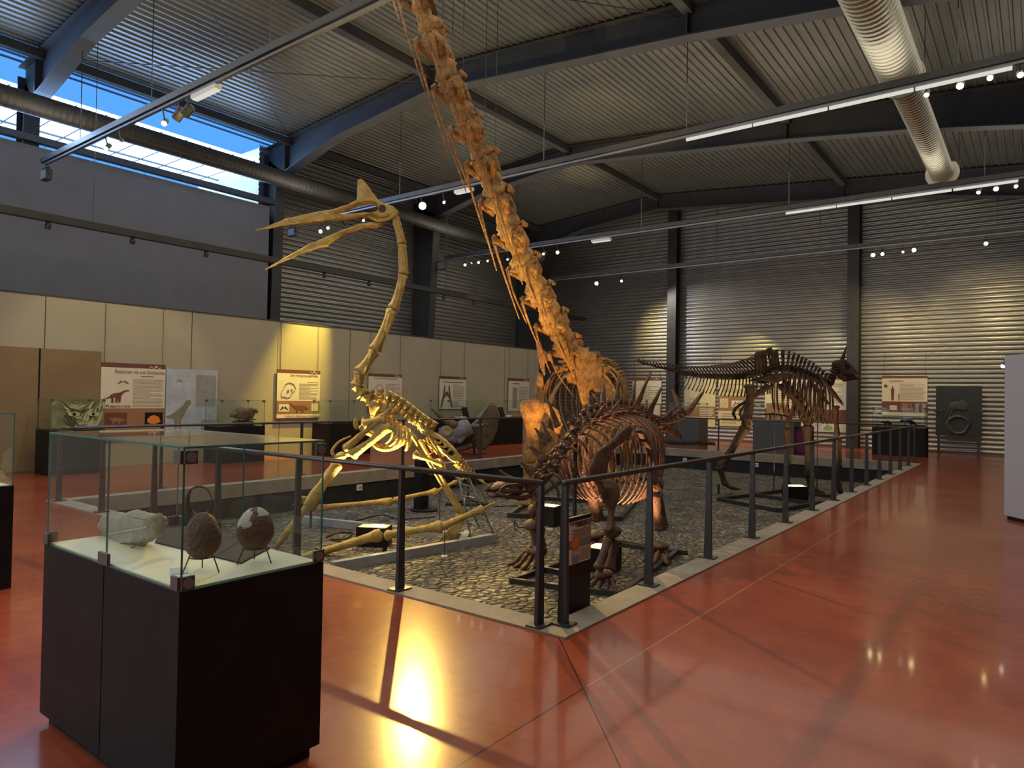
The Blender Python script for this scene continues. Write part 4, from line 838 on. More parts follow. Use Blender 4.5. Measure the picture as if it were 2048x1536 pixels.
_, Y = bcase('slate grey display case behind the spiny dinosaur tail', 1336, 1398, 892, 838, 806)
_, Y = bcase('slate grey display case beneath the belly of the unicorn-horned dinosaur', 1506, 1588, 906, 840, 809)
z = on(1, Y, 1545, 840).z; a = on(1, Y + .4, 1515, 838).x; b = on(1, Y + .4, 1578, 838).x
t = thing('small_skeleton', 'small brown skeleton in the slate case beneath the unicorn-horned dinosaur belly', 'skeleton', ((a + b) / 2, Y + .4, z))
mb = MB(); mb.tube([(a + (b - a) * k / 10, Y + .4, z + .12 + .06 * math.sin(k / 3)) for k in range(11)], [.01, .015, .02, .025, .03, .03, .03, .028, .02, .03, .015], 8, lump=.4, lf=20)
for k in range(3, 8):
    for s in (-1, 1): x = a + (b - a) * k / 10; mb.tube([(x, Y + .4, z + .15), (x, Y + .4 + s * .07, z + .1), (x, Y + .4 + s * .03, z + .05)], .006, 5)
mb.build('spine', BONE_HAD, t)
for k in (.4, .75):
    for s in (-1, 1): x = a + (b - a) * k; MB().tube([(x, Y + .4 + s * .04, z + .14), (x + .03, Y + .4 + s * .05, z + .07), (x, Y + .4 + s * .05, z)], .012, 6).build('leg', BONE_HAD, t)
_, Y = bcase('dark display case with two small dark animal models, right end of the back wall', 1744, 1850, 912, 856, 815, pm=BLACK)
z = on(1, Y, 1797, 856).z
for nm, pa, pb, lab in (('animal_model', 1762, 1785, 'left small dark animal model in the case at the right end'), ('animal_model', 1800, 1832, 'right small dark animal model with a long tail in the case at the right end')):
    a, b = on(1, Y + .4, pa, 845).x, on(1, Y + .4, pb, 845).x; L = b - a
    t = thing(nm, lab, 'animal model', ((a + b) / 2, Y + .4, z), 'dark animal models')
    mb = MB().tube([(a, Y + .4, z + L * .42), (a + L * .12, Y + .4, z + L * .5), (a + L * .3, Y + .4, z + L * .45), (a + L * .55, Y + .4, z + L * .5), (a + L * .75, Y + .4, z + L * .42), (a + L, Y + .4, z + L * .25), (a + L * 1.3, Y + .4, z + L * .12)], [L * k for k in (.05, .11, .12, .17, .13, .05, .015)], 10)
    mb.build('body', BLACK, t, smooth=True)
    for k in (.32, .72):
        for s in (-1, 1): MB().tube([(a + L * k, Y + .4 + s * L * .09, z + L * .4), (a + L * k, Y + .4 + s * L * .11, z)], [L * .06, L * .035], 8).build('leg', BLACK, t)
Y = fl(1597, 908).y - .12; a, b = on(1, Y, 1582, 880).x, on(1, Y, 1622, 880).x; z = on(1, Y, 1600, 858).z
t = thing('maroon_panel', 'maroon board in a black frame standing behind the unicorn-horned dinosaur hind leg', 'board', ((a + b) / 2, Y, 0))
mb = MB(); mb.box((a - .06, Y, 0), (a, Y + .08, z + .06)); mb.box((b, Y, 0), (b + .06, Y + .08, z + .06)); mb.box((a, Y, z), (b, Y + .08, z + .06)); mb.box((a, Y, 0), (b, Y + .08, .05)); mb.build('frame', BLACK, t)
MB().box((a, Y + .02, .05), (b, Y + .06, z)).build('board', mat('maroon_felt', (0.13, 0.012, 0.055), .8), t)
# ------------------------------------------------------------------ skeletons
ROUGH[0] = .013
def lerp_path(pts, n):
    pts = [Vector(p) for p in pts]; seg = [(pts[i + 1] - pts[i]).length for i in range(len(pts) - 1)]; T = sum(seg); out = []
    for k in range(n + 1):
        s = T * k / n; i = 0
        while i < len(seg) - 1 and s > seg[i]: s -= seg[i]; i += 1
        t = min(1, s / seg[i]); p0 = pts[max(i - 1, 0)]; p1 = pts[i]; p2 = pts[i + 1]; p3 = pts[min(i + 2, len(pts) - 1)]
        out.append(0.5 * ((2 * p1) + (p2 - p0) * t + (2 * p0 - 5 * p1 + 4 * p2 - p3) * t * t + (3 * p1 - p0 - 3 * p2 + p3) * t ** 3))
    return out
def vert(a, b, up, r, sp=0.0, spw=.6, lean=0.0, tr=0.0, haem=0.0, hl=.5, seg=8, spt=.25, lump=.35):
    """one vertebra from a to b: body, neural spine, side processes, chevron below"""
    a, b = Vector(a), Vector(b); f = (b - a).normalized(); L = (b - a).length; up = (Vector(up) - f * Vector(up).dot(f)).normalized(); lat = f.cross(up); c = a.lerp(b, .5)
    mb = MB().tube([a.lerp(b, t) for t in (.04, .1, .3, .5, .7, .9, .96)], [r * k for k in (.8, 1.05, .85, .78, .85, 1.08, .8)], seg, lump=lump, lf=9)
    mb.tube([c + up * r * .5 - f * L * .3, c + up * r * 1.3, c + up * r * .5 + f * L * .3], [r * .35, r * .55, r * .35], 6, lump=lump, lf=9)
    if sp:
        w = L * spw / 2; tip = c + up * (r + sp) - f * lean; ba = c + up * r * .6; q = []
        for p, ww, tt in ((ba, w * .8, r * spt), (ba.lerp(tip, .5), w * .75, r * spt * .8), (tip, w, r * spt)): q.append([p - f * ww - lat * tt, p + f * ww - lat * tt, p + f * ww + lat * tt, p - f * ww + lat * tt])
        mb.hexa(q[0] + q[1]); mb.hexa(q[1] + q[2])
    if tr:
        for s in (-1, 1): mb.tube([c + up * r * .7 + lat * s * r * .6, c + up * r * .95 + lat * s * (r * .6 + tr * .6), c + up * r * 1.1 + lat * s * (r * .6 + tr)], [r * .4, r * .26, r * .2], 6, lump=.3, lf=12)
    if haem:
        t0 = c - up * r * .8; t1 = t0 - up * haem - f * hl * haem; mb.tube([t0, t0.lerp(t1, .5) + f * .02, t1], [r * .32, r * .22, r * .3], 6)
    return mb
def rib_curve(top, up, lat, s, w, h, f, sweep, n=12, tuck=.35):
    """ribs leave the spine sideways, bulge to half width w and come down by h, sweeping along f"""
    out = []
    for i in range(n + 1):
        t = i / n; ang = t * math.pi * .86; out.append(top + lat * s * (w * math.sin(ang) ** .75 * (1 - tuck * t * t)) - up * (h * (1 - math.cos(ang)) / (1 - math.cos(math.pi * .86))) + f * sweep * t)
    return out
def foot(p, f, lat, L, n, m, parent, name='toe', r=.03, h=.12, spread=.35):
    for k in range(n):
        a = (k - (n - 1) / 2) * spread; d = f * math.cos(a) + lat * math.sin(a)
        s = Vector((p.x, p.y, p.z + h)) + lat * (k - (n - 1) / 2) * r * 1.8
        pts = [s, s + d * L * .35 - UP * h * .35, s + d * L * .7 - UP * (h - r * 1.1), s + d * L * 1.05 - UP * (h - r * .5)]
        MB().tube(lerp_path(pts, 9), [r * x for x in (1.2, 1.0, .8, .95, 1.1, .8, .75, .9, .6, .15)], 7, lump=.3, lf=14).build(name, m, parent, smooth=True)
# ================================================================== flying reptile
def flyer():
    m = BONE_PTE; D = 10.4
    t = thing('flying_reptile_skeleton', 'tall yellow flying reptile skeleton with a long open beak, left of the long neck', 'skeleton', fl(860, 1060, PZ))
    lat = FWD
    def P(x, y, d=D): return at(x, y, d)
    up_o = [(508, 462), (530, 454), (572, 437), (618, 426), (670, 417), (694, 409), (711, 402), (714, 392), (714.5, 372), (715, 361), (721, 356.5), (729, 360), (743, 382), (761, 403), (786, 412.5), (797, 422), (795, 434), (786, 439), (767, 444), (755, 439), (737, 433), (694, 441), (633, 446), (572, 452), (540, 457)]
    hole = [(671, 430.5), (690, 424), (712, 414.5), (728, 410), (743, 408.5), (754, 413), (757, 418), (752, 423), (735, 426), (712, 428.5), (690, 431)]
    th = lambda p: .05 + .16 * max(0, min(1, (p - P(508, 462)).dot(RIGHT) / 2.0)) - .10 * max(0, min(1, (p.z - P(740, 398).z) / .25))
    sk = MB().plate([P(*p) for p in up_o], FWD, th, [[P(*p) for p in hole]], round_=.22).build('skull', m, t)
    for s in (-1, 1):
        c = P(767, 421) + FWD * s * .10; MB().lathe(c, [(.052, -.012), (.055, .012), (.04, .016), (.001, .005)], axis=FWD * s, seg=16).build('eye_socket', mat('socket_brown', (.06, .035, .015), .8), sk)
    mb = MB().tube([P(*p) + FWD * .09 * s for s in (-1,) for p in ((797, 428), (778, 441), (757, 445), (740, 437))], [.03, .022, .02, .012], 7, lump=.3); mb.build('jaw_joint', m, sk, smooth=True)
    lo = [(527, 540), (550, 527), (572, 514), (618, 487.5), (664, 469), (694, 455.5), (725, 444.5), (745, 444), (762, 445), (769, 448), (757, 456), (725, 459), (694, 468), (664, 485), (657, 493), (645, 496), (618, 502), (572, 522), (545, 534)]
    MB().plate([P(*p) for p in lo], FWD, lambda p: .035 + .13 * max(0, min(1, (p - P(527, 540)).dot(RIGHT) / 1.75)), round_=.25).build('lower_jaw', m, t)
    J = [(791, 432), (804, 488), (807, 548), (786, 618), (749, 702), (720, 745), (713, 771), (727, 791), (742, 801)]
    for i, (a, b) in enumerate(zip(J, J[1:])):
        A, B = P(*a), P(*b); r = (.045, .052, .055, .062, .066, .066, .07, .07)[i]; bow = RIGHT * (-.02 if i < 2 else .0)
        mb = MB().bone(A.lerp(B, .02), A.lerp(B, .97), r, 1.35, 1.6, 10, bow=bow); f = (B - A).normalized(); n = f.cross(FWD).normalized()
        for s in (-1, 1): mb.tube([A.lerp(B, .12) + FWD * s * r * .9, A.lerp(B, .55) + FWD * s * r * .5 + n * r * .5, A.lerp(B, .98) + FWD * s * r * 1.2 + n * r * .9], [r * .5, r * .4, r * .5], 6, lump=.3)
        mb.tube([A.lerp(B, .15) + n * r * .9, A.lerp(B, .8) + n * r * 1.15, A.lerp(B, .98) + n * r * .9], [r * .3, r * .3, r * .2], 6); mb.build('neck_vertebra', m, t, smooth=True)
    spine = [(742, 801), (762, 797), (781, 806), (801, 818), (818, 831), (832, 842), (848, 853), (866, 864)]
    S = lerp_path([P(*p) for p in spine], 11)
    for a, b in zip(S, S[1:]): vert(a, b, UP, .075, .075, 1.06, 0, .10, spt=.75).build('back_vertebra', m, t, smooth=True)
    sac = [(838, 853), (848, 849), (867, 861), (887, 875), (905, 891), (918, 906), (926, 921), (921, 928), (907, 924), (896, 918), (884, 906), (869, 892), (855, 878), (842, 866)]
    holes = [[(x + rx * math.cos(k), y + ry * math.sin(k)) for k in [i * math.pi / 5 for i in range(10)]] for x, y, rx, ry in ((877, 882, 2, 2), (884.5, 890, 2.8, 2.6), (892, 897.5, 3, 2.7), (903, 906, 3.6, 3))]
    MB().plate([P(*p) for p in sac], FWD, .16, [[P(*p) for p in h] for h in holes], round_=.2).build('sacrum', m, t)
    MB().plate([P(*p, D + .03) for p in ((868, 872), (912, 902), (915, 912), (900, 914), (872, 886))], FWD, .03, round_=0).build('sacrum_hole_shade', mat('dark_hole_shade', (.07, .035, .015), .9), t)  # dark sheet inside the sacrum plate, standing in for shade in its holes
    T = lerp_path([P(*p) for p in ((911, 925), (920, 932), (930, 940), (941, 947), (950, 952))], 6)
    for i, (a, b) in enumerate(zip(T, T[1:])): vert(a, b, UP, .06 - .006 * i, .07 - .008 * i, .6, .02, .06).build('tail_vertebra', m, t, smooth=True)
    for s in (-1, 1): MB().tube([P(950, 952) + FWD * .03 * s, P(965, 963) + FWD * .03 * s, P(980, 975)], [.022, .016, .008], 7).build('tail_rod', m, t, smooth=True)
    # shoulder girdle and rib basket
    for s in (-1, 1):
        o = FWD * .21 * s; dz = 1 if s < 0 else .96
        pl = [(775, 822), (785, 813), (790, 818), (784, 828), (760, 842), (742, 856), (728, 858), (724, 850), (737, 843), (752, 834)]
        MB().plate([P(*p) + o for p in pl], FWD, .06, round_=.4).build('scapula', m, t, smooth=False)
        MB().tube([P(728, 852) + o, P(733, 862) + o * .8, P(750, 872) + o * .35, P(758, 882)], [.05, .04, .035, .04], 8, lump=.3).build('coracoid', m, t, smooth=True)
        MB().plate([P(*p) + o * .6 for p in ((738, 800), (757, 802), (765, 812), (755, 822), (750, 842), (743, 842), (742, 822))], FWD, .07, round_=.4).build('coracoid', m, t)
        MB().plate([P(*p) + o * 1.2 for p in ((715, 838), (719, 833), (724, 842), (725, 856), (718, 858), (714, 850))], FWD, .05, round_=.4).build('humerus_crest', m, t)
    MB().tube(lerp_path([P(*p) for p in ((741, 878), (752, 890), (772, 897), (795, 891), (808, 876))], 14), [.012, .03, .04, .045, .05, .05, .05, .05, .05, .045, .045, .04, .035, .025, .012], 8, sq=2.6, side=RIGHT, lump=.2).build('breastbone', m, t, smooth=True)
    RB = [((773, 833), (778, 852), (771, 868), (752, 878), .20), ((782, 832), (791, 852), (787, 875), (769, 890), .22), ((793, 843), (801, 866), (793, 884), (776, 894), .23), ((801, 849), (808, 867), (803, 886), (785, 895), .22), ((809, 853), (815, 869), (810, 886), (798, 893), .20), ((817, 858), (821, 874), (817, 892), (812, 901), .16)]
    for a, b, c, d, w in RB:
        for s in (-1, 1):
            pts = lerp_path([P(*a) + FWD * .05 * s, P(*b) + FWD * w * s, P(*c) + FWD * w * .95 * s, P(*d) + FWD * .06 * s], 12); MB().tube(pts, [.022, .022, .02, .019, .018, .017, .016, .016, .016, .016, .016, .017, .015], 7, sq=.7).build('rib', m, t, smooth=True)
    # arms: near one and far one
    for s, dd, nm in ((-1, -.25, 'near'), (1, .35, 'far')):
        o = lambda x, y, e=0: at(x, y, D + dd + e)
        MB().bone(o(728, 850), o(772, 838), .055, 1.7, 1.5, bow=UP * .02).build('humerus', m, t, smooth=True)
        MB().bone(o(770, 830), o(690, 900), .048, 1.2, 1.6, bow=UP * .02).build('radius', m, t, smooth=True)
        MB().bone(o(778, 852), o(703, 910), .06, 1.5, 1.65, bow=UP * -.02).build('ulna', m, t, smooth=True)
        w = MB().blob(o(683, 912), (.10, .09, .055), lump=.5, lf=9); w.blob(o(696, 906), (.06, .06, .06), lump=.5, lf=9); w.build('wrist', m, t, smooth=True)
        MB().tube(lerp_path([o(669, 912), o(664, 902), o(678, 884), o(702, 872)], 9), [.022, .03, .024, .02, .018, .017, .016, .014, .012, .008], 7).build('pteroid_bone', m, t, smooth=True)
    g = fl(552, 1094, PZ + .03); a = at(676, 928, D - .25)
    MB().bone(a, a.lerp(g, .52), .075, 1.25, .95, bow=UP * .01).build('hand_bone', m, t, smooth=True); MB().bone(a.lerp(g, .5), g, .05, .9, .8).build('hand_bone', m, t, smooth=True)
    for k in range(3): MB().tube([a.lerp(g, .42), a.lerp(g, .45) + RIGHT * (-.1 - .03 * k) + UP * (.02 + .02 * k), a.lerp(g, .52) + RIGHT * (-.10 - .05 * k)], [.014, .012, .005], 6).build('small_finger', m, t, smooth=True)
    g2 = at(622, 1016, 11.35); MB().bone(at(673, 928, D + .5), g2, .06, 1.2, 1.3).build('hand_bone', m, t, smooth=True)
    MB().tube([g2, (g2.x, g2.y, PZ)], .02, 8).build('support_rod', STEEL, t)
    def finger(px, depths, r):
        for (a, b), (d0, d1), rr in zip(px, depths, r): MB().bone(at(*a, d0), at(*b, d1), rr, 1.5, 1.75, bow=UP * .012).build('wing_finger', m, t, smooth=True)
    finger((((636, 1017), (784, 1003)), ((788, 1001), (874, 983)), ((874, 983), (912, 964)), ((912, 964), (934, 956))), ((11.3, 11.3), (11.3, 11.3), (11.3, 11.4), (11.4, 11.5)), (.042, .036, .026, .018))
    finger((((585, 1124), (762, 1069)), ((770, 1072), (884, 1054)), ((884, 1054), (966, 1018)), ((966, 1018), (990, 1006))), ((9.45, 9.45), (9.45, 9.5), (9.5, 9.6), (9.6, 9.7)), (.055, .052, .042, .014))
    mb = MB(); c = at(767, 1072, 9.46)
    mb.tube([c + UP * .08 - RIGHT * .04, c + UP * .1 + RIGHT * .02, c - UP * .05 + RIGHT * .03, (c.x + .02, c.y, PZ)], .03, 8); mb.build('finger_support', BLACK, t)
    for p, d in (((890, 1050), 9.52), ((880, 985), 11.35)):
        q = at(*p, d); MB().tube([q, (q.x, q.y, PZ)], .006, 6).build('support_wire', STEEL, t); MB().lathe((q.x, q.y, PZ), [(.05, 0), (.04, .012)], seg=16).build('wire_foot', WHITEP, t)
    # pelvis and legs
    for s in (-1, 1):
        o = FWD * .12 * s
        MB().tube(lerp_path([P(846, 862) + o, P(862, 876) + o * 1.2, P(876, 897) + o * 1.2, P(885, 916) + o], 10), [.015, .024, .026, .024, .022, .022, .022, .022, .024, .028, .02], 8).build('ilium', m, t, smooth=True)
        MB().plate([P(*p) + o * .9 for p in ((863, 924), (870, 918), (882, 919), (891, 933), (892, 941), (886, 943), (869, 935))], FWD, .05, [[P(*p) + o * .9 for p in ((869, 924), (878, 921), (876, 925))]], round_=.4).build('ischium', m, t)
        MB().tube([P(845, 880) + o, P(862, 892) + o * .5, P(874, 908)], [.014, .014, .01], 6).build('prepubis', m, t, smooth=True); MB().tube([P(850, 876) + o, P(866, 905), P(852, 912) + o], [.01, .012, .01], 6).build('prepubis', m, t, smooth=True)
    for s, k1, k2, an, fo in ((-1, (822, 866), (872, 953), (918, 1025), (878, 1092)), (1, (840, 882), (884, 953), (924, 1022), (885, 1080))):
        d = D + .14 * s
        MB().bone(at(886, 930, d), at(828, 908, d), .035, 1.3, 1.9).build('femur', m, t, smooth=True)
        MB().bone(at(*k1, d), at(*an, d), .026, 1.4, 1.5).build('shin_bone', m, t, smooth=True)
        MB().blob(at(an[0] - 1, an[1] + 8, d), (.05, .05, .07), lump=.5, lf=12).build('ankle', m, t, smooth=True)
        for k in range(5):
            a = at(an[0] - 6 + 3 * k, an[1] + 14, d); e = at(fo[0] + 7 * k, fo[1] + (4, 8, 7, 5, 0)[k] * .7, d); e.z = max(e.z, PZ + .03)
            MB().tube([a, a.lerp(e, .55), e], [.013, .010, .012], 6).build('foot_bone', m, t, smooth=True)
            q = e + RIGHT * (-.08 + .01 * k) - UP * 0; MB().tube(lerp_path([e, e.lerp(q, .5) + UP * .03, q, q + RIGHT * -.02 - UP * .025], 7), [.012, .014, .011, .014, .012, .011, .008, .003], 6).build('toe', m, t, smooth=True)
    # lattice mast and low V-shaped beam frame
    t2 = thing('lattice_stand', 'light grey V-shaped beam base with a thin lattice mast under the flying reptile', 'stand', fl(994, 1084, PZ))
    apex = fl(990, 1083, PZ); near = fl(664, 1143, PZ); far = fl(600, 1046, PZ)
    MB().bar(apex + UP * .06, near + UP * .06, .10, .12).build('beam', GREYP, t2); MB().bar(apex + UP * .06 - RIGHT * .4 + FWD * .0, far + UP * .06, .10, .12).build('beam', GREYP, t2)
    MB().bar(fl(925, 1092, PZ) + UP * .06, fl(935, 1075, PZ) + UP * .06, .10, .10).build('beam', GREYP, t2)
    B = [fl(987, 1084, PZ) + UP * .12, fl(941, 1090, PZ) + UP * .12, fl(958, 1070, PZ) + UP * .12]; Tp = [P(936, 950), P(915, 938), P(908, 945)]; prev = None
    for b, tp in zip(B, Tp): MB().tube([b, tp], .011, 6).build('mast_tube', ALU, t2, smooth=True)
    mb = MB()
    for i in range(5):
        for k in range(3):
            a = B[k].lerp(Tp[k], i / 5); b = B[(k + 1) % 3].lerp(Tp[(k + 1) % 3], (i + 1) / 5); mb.tube([a, b], .007, 5)
            if i: mb.tube([a, B[(k + 1) % 3].lerp(Tp[(k + 1) % 3], i / 5)], .006, 5)
    mb.build('lattice', ALU, t2)
flyer()
# ================================================================== sauropod with the long neck
def sauropod():
    m = BONE_SAU; X = -7.6
    t = thing('sauropod_skeleton', 'huge orange-brown long-necked dinosaur skeleton, its neck rising out of the picture top', 'skeleton', (X, 13.5, PZ))
    N0 = [on(0, X, *p) for p in ((1185, 760), (1132, 695), (1090, 612), (1048, 527), (1006, 430), (962, 310), (905, 180), (838, 0))]
    N0.append(N0[-1] + (N0[-1] - N0[-2]) * .62)
    nv = 13; S = lerp_path(N0, nv); rg = random.Random(4)
    for i in range(nv):
        a, b = S[i], S[i + 1]; f = (b - a).normalized(); dors = (YA - f * YA.dot(f)).normalized(); L = (b - a).length; k = 1.0 - .028 * i
        w, h = .235 * k, .30 * k
        mb = MB(); n = 12; pts = []; rad = []
        for j in range(n + 1):
            tt = j / n; pts.append(a.lerp(b, -.04 + 1.08 * tt) + dors * .03); rad.append(w * (1.15 - .42 * math.sin(math.pi * min(1, tt * 1.05)) + .10 * math.sin(tt * 17 + i)))
        rad[0] *= .6; rad[-1] *= .6
        mb.tube(pts, rad, 14, sq=h / w, side=XA, lump=.55, lf=7)
        c = a.lerp(b, .5); e = a.lerp(b, .12)
        mb.tube([e + dors * h * .6, a.lerp(b, .35) + dors * h * 1.25, a.lerp(b, .7) + dors * h * 1.15, b + dors * h * .55], [.05, .085 * k, .08 * k, .05], 7, lump=.6, lf=9)
        for s in (-1, 1):
            mb.tube([a.lerp(b, .05) + XA * s * w * .9 + dors * h * .7, a.lerp(b, -.12) + XA * s * w * 1.15 + dors * h * 1.0], [.07 * k, .045 * k], 7, lump=.6, lf=9)
            mb.tube([c + XA * s * w * .7 - dors * h * .2, a.lerp(b, .8) + XA * s * w * 1.35 - dors * h * .5, b + XA * s * w * 1.1 - dors * h * .9], [.06, .05, .035], 7, lump=.5, lf=9)
        v = mb.build('neck_vertebra', m, t, smooth=True)
        if i >= 1:
            for s in (-1, 1):
                st = b - dors * h * .8 + XA * s * w * 1.05; Lr = L * rg.uniform(1.5, 2.6)
                out = [st + dors * .05, st - f * .06 - dors * .06, st - f * Lr * .4 - dors * .18, st - f * Lr - dors * rg.uniform(.18, .32) + XA * s * .03]
                MB().tube(lerp_path(out, 10), [.04, .034, .026, .022, .02, .018, .017, .016, .015, .013, .010], 7, lump=.2).build('cervical_rib', m, v, smooth=True)
    # trunk: back bone from the shoulders to the hips, running away from the visitor
    H = Vector((-.36, .933, 0)).normalized(); LT = Vector((H.y, -H.x, 0))
    def T_(l, b, z): return Vector((X, 12.2, 0)) + LT * l + H * b + UP * z
    B = lerp_path([T_(0, -.15, 2.0), T_(0, .7, 2.25), T_(0, 1.8, 2.28), T_(0, 3.2, 2.2), T_(0, 4.4, 2.0)], 11)
    for i, (a, b) in enumerate(zip(B, B[1:])): vert(a, b, UP, .17, .22 + .07 * math.sin(i * 1.3), .5, .05, .36, seg=10, spt=.4, lump=.7).build('back_vertebra', m, t, smooth=True)
    for i in range(1, 11):
        c = B[i] + UP * .10; w = .66 + .24 * math.sin(math.pi * min(1, (i + 1.5) / 9)); h = 1.5 + .35 * math.sin(math.pi * i / 11)
        for s in (-1, 1): MB().tube(rib_curve(c, UP, LT, s, w, h, H, .25, 14, .25), [.05, .06, .06, .055, .05, .05, .048, .045, .045, .042, .04, .04, .038, .035, .025], 8, sq=.5, side=H, lump=.15).build('rib', m, t, smooth=True)
    for s in (-1, 1):      # shoulder blades
        pl = [(.26, .6, 2.22), (.36, 1.05, 2.2), (.66, .85, 1.75), (.78, .4, 1.2), (.80, -.05, .8), (.64, -.3, .72), (.54, -.2, 1.05), (.56, .2, 1.55)]
        MB().plate([T_(l * s, b_, z) for l, b_, z in pl], LT * s - H * .35 + UP * .35, .07, round_=.5).build('scapula', m, t)
        MB().blob(T_(s * .55, -.35, .68), (.28, .10, .30), (LT * s, H, UP), lump=.4).build('coracoid', m, t, smooth=True)
    q = lambda d, pts: [at(x, y, d) for x, y in pts]
    fn = -FWD + RIGHT * .3
    def curved(pl, d, tilt, nm):
        mb = MB().plate(q(d, pl), FWD, .06, round_=.45); mb.v = [v + FWD * (tilt * (v - at(*pl[0], d)).dot(RIGHT) + .05 * noise.noise(v * 6)) for v in mb.v]; mb.build(nm, m, t)
    curved([(1146, 716), (1169, 697), (1193, 705), (1209, 728), (1212, 746), (1204, 763), (1208, 782), (1197, 786), (1184, 773), (1179, 800), (1187, 804), (1166, 813), (1155, 776), (1150, 745)], 13.8, .7, 'scapula')
    curved([(1071, 686), (1083, 684), (1086, 700), (1101, 711), (1105, 720), (1089, 727), (1091, 745), (1088, 753), (1080, 736), (1075, 712)], 14.1, -.3, 'coracoid')
    curved([(1076, 745), (1086, 750), (1090, 800), (1083, 832), (1068, 840), (1063, 822), (1069, 790), (1071, 765)], 14.2, -.4, 'scapula')
    curved([(1083, 805), (1098, 807), (1118, 820), (1128, 850), (1119, 869), (1109, 864), (1103, 838), (1090, 822)], 13.8, .2, 'coracoid')
    MB().plate([T_(-.42, -.2, .28), T_(.42, -.2, .28), T_(.3, .4, .22), T_(-.3, .4, .22)], UP, .06).build('breast_plate', m, t)
    hl = at(1066, 803, 13.95); el = at(1063, 925, 13.9)
    def limb(sh, el, an, r, nm=('humerus', 'ulna', 'radius')):
        mb = MB(); prof = [(-.03, .5), (.0, 1.15), (.06, 1.45), (.16, 1.35), (.3, 1.0), (.5, .72), (.7, .72), (.85, .95), (.94, 1.08), (1.0, .9), (1.02, .5)]
        mb.tube([sh.lerp(el, k) for k, _ in prof], [r * x for _, x in prof], 12, sq=.6, side=RIGHT, lump=.2, lf=3).build(nm[0], m, t, smooth=True)
        MB().bone(el + RIGHT * .07 - UP * .03, an + RIGHT * .05, r * .52, 1.5, 1.3).build(nm[1], m, t, smooth=True); MB().bone(el - RIGHT * .08 - UP * .03, an - RIGHT * .06, r * .45, 1.4, 1.4).build(nm[2], m, t, smooth=True)
    aL = Vector((el.x + .02, el.y - .05, -.12)); limb(hl, el, aL, .19)
    sr = T_(.72, -.15, 1.2); er = T_(.66, -.05, .35); ar = T_(.58, -.25, -.14); limb(sr, er, ar, .17)
    for an in (aL, ar):
        for k in range(5): a = (k - 2) * .5; d = Vector((math.sin(a), -math.cos(a), 0)); MB().bone(an + d * .05 - UP * .03, Vector((an.x, an.y, PZ + .06)) + d * .17, .045, 1.3, 1.5).build('forefoot_bone', m, t, smooth=True)
    for s in (-1, 1):
        MB().plate([T_(s * k, b_, z) for k, b_, z in ((.35, 3.4, 2.3), (.4, 4.4, 2.35), (.45, 4.9, 1.9), (.5, 4.3, 1.55), (.45, 3.6, 1.7))], LT * s, .08).build('ilium', m, t)
        a = T_(s * .55, 4.3, -.35); limb(T_(s * .5, 4.2, 1.55), T_(s * .56, 4.0, .55), a, .2, ('femur', 'tibia', 'fibula')); foot(Vector((a.x, a.y, PZ)), -H, LT, .35, 4, m, t, 'toe', .06, .2)
    T = lerp_path([T_(0, 4.4, 2.0), T_(0, 5.6, 1.75), T_(0, 6.8, 1.3), T_(.05, 7.8, .85)], 14)
    for i, (a, b) in enumerate(zip(T, T[1:])): vert(a, b, UP, .14 - .008 * i, .2 - .01 * i, .4, .06, .18 - .01 * i, .22 - .014 * i).build('tail_vertebra', m, t, smooth=True)
    fr = thing('steel_base_frame', 'dark steel base frame on the cobbles under the long-necked skeleton', 'frame', (X, 12, PZ), 'steel base frames')
    c = [fl(1018, 1035, PZ), fl(1240, 1042, PZ), fl(1312, 962, PZ), T_(-1.1, 4.6, PZ)]
    for a, b in zip(c, c[1:] + c[:1]): MB().bar(a + UP * .04, b + UP * .04, .08, .08).build('frame_bar', STEEL, fr)
    for b_ in (.4, 4.1):
        MB().tube([T_(0, b_, PZ + .04), T_(0, b_, 2.05)], .04, 10).build('upright', STEEL, fr); MB().bar(T_(-.9, b_, PZ + .04), T_(.9, b_, PZ + .04), .08, .08).build('frame_bar', STEEL, fr)
    for px in (0, 1):
        p = S[8 + 2 * px]; q = thing('hanging_cable', ('pair of thin cables holding the long neck lower down', 'pair of thin cables holding the long neck near the picture top')[px], 'cable', (p.x, p.y + .2, p.z), 'cables holding the long neck')
        for s in (-1, 1): MB().tube([(p.x + s * .12, p.y + .22, p.z + .1), (p.x + s * .12, p.y + .22, roofz(p.x) - .1)], .005, 5).build('cable', STEEL, q)
sauropod()
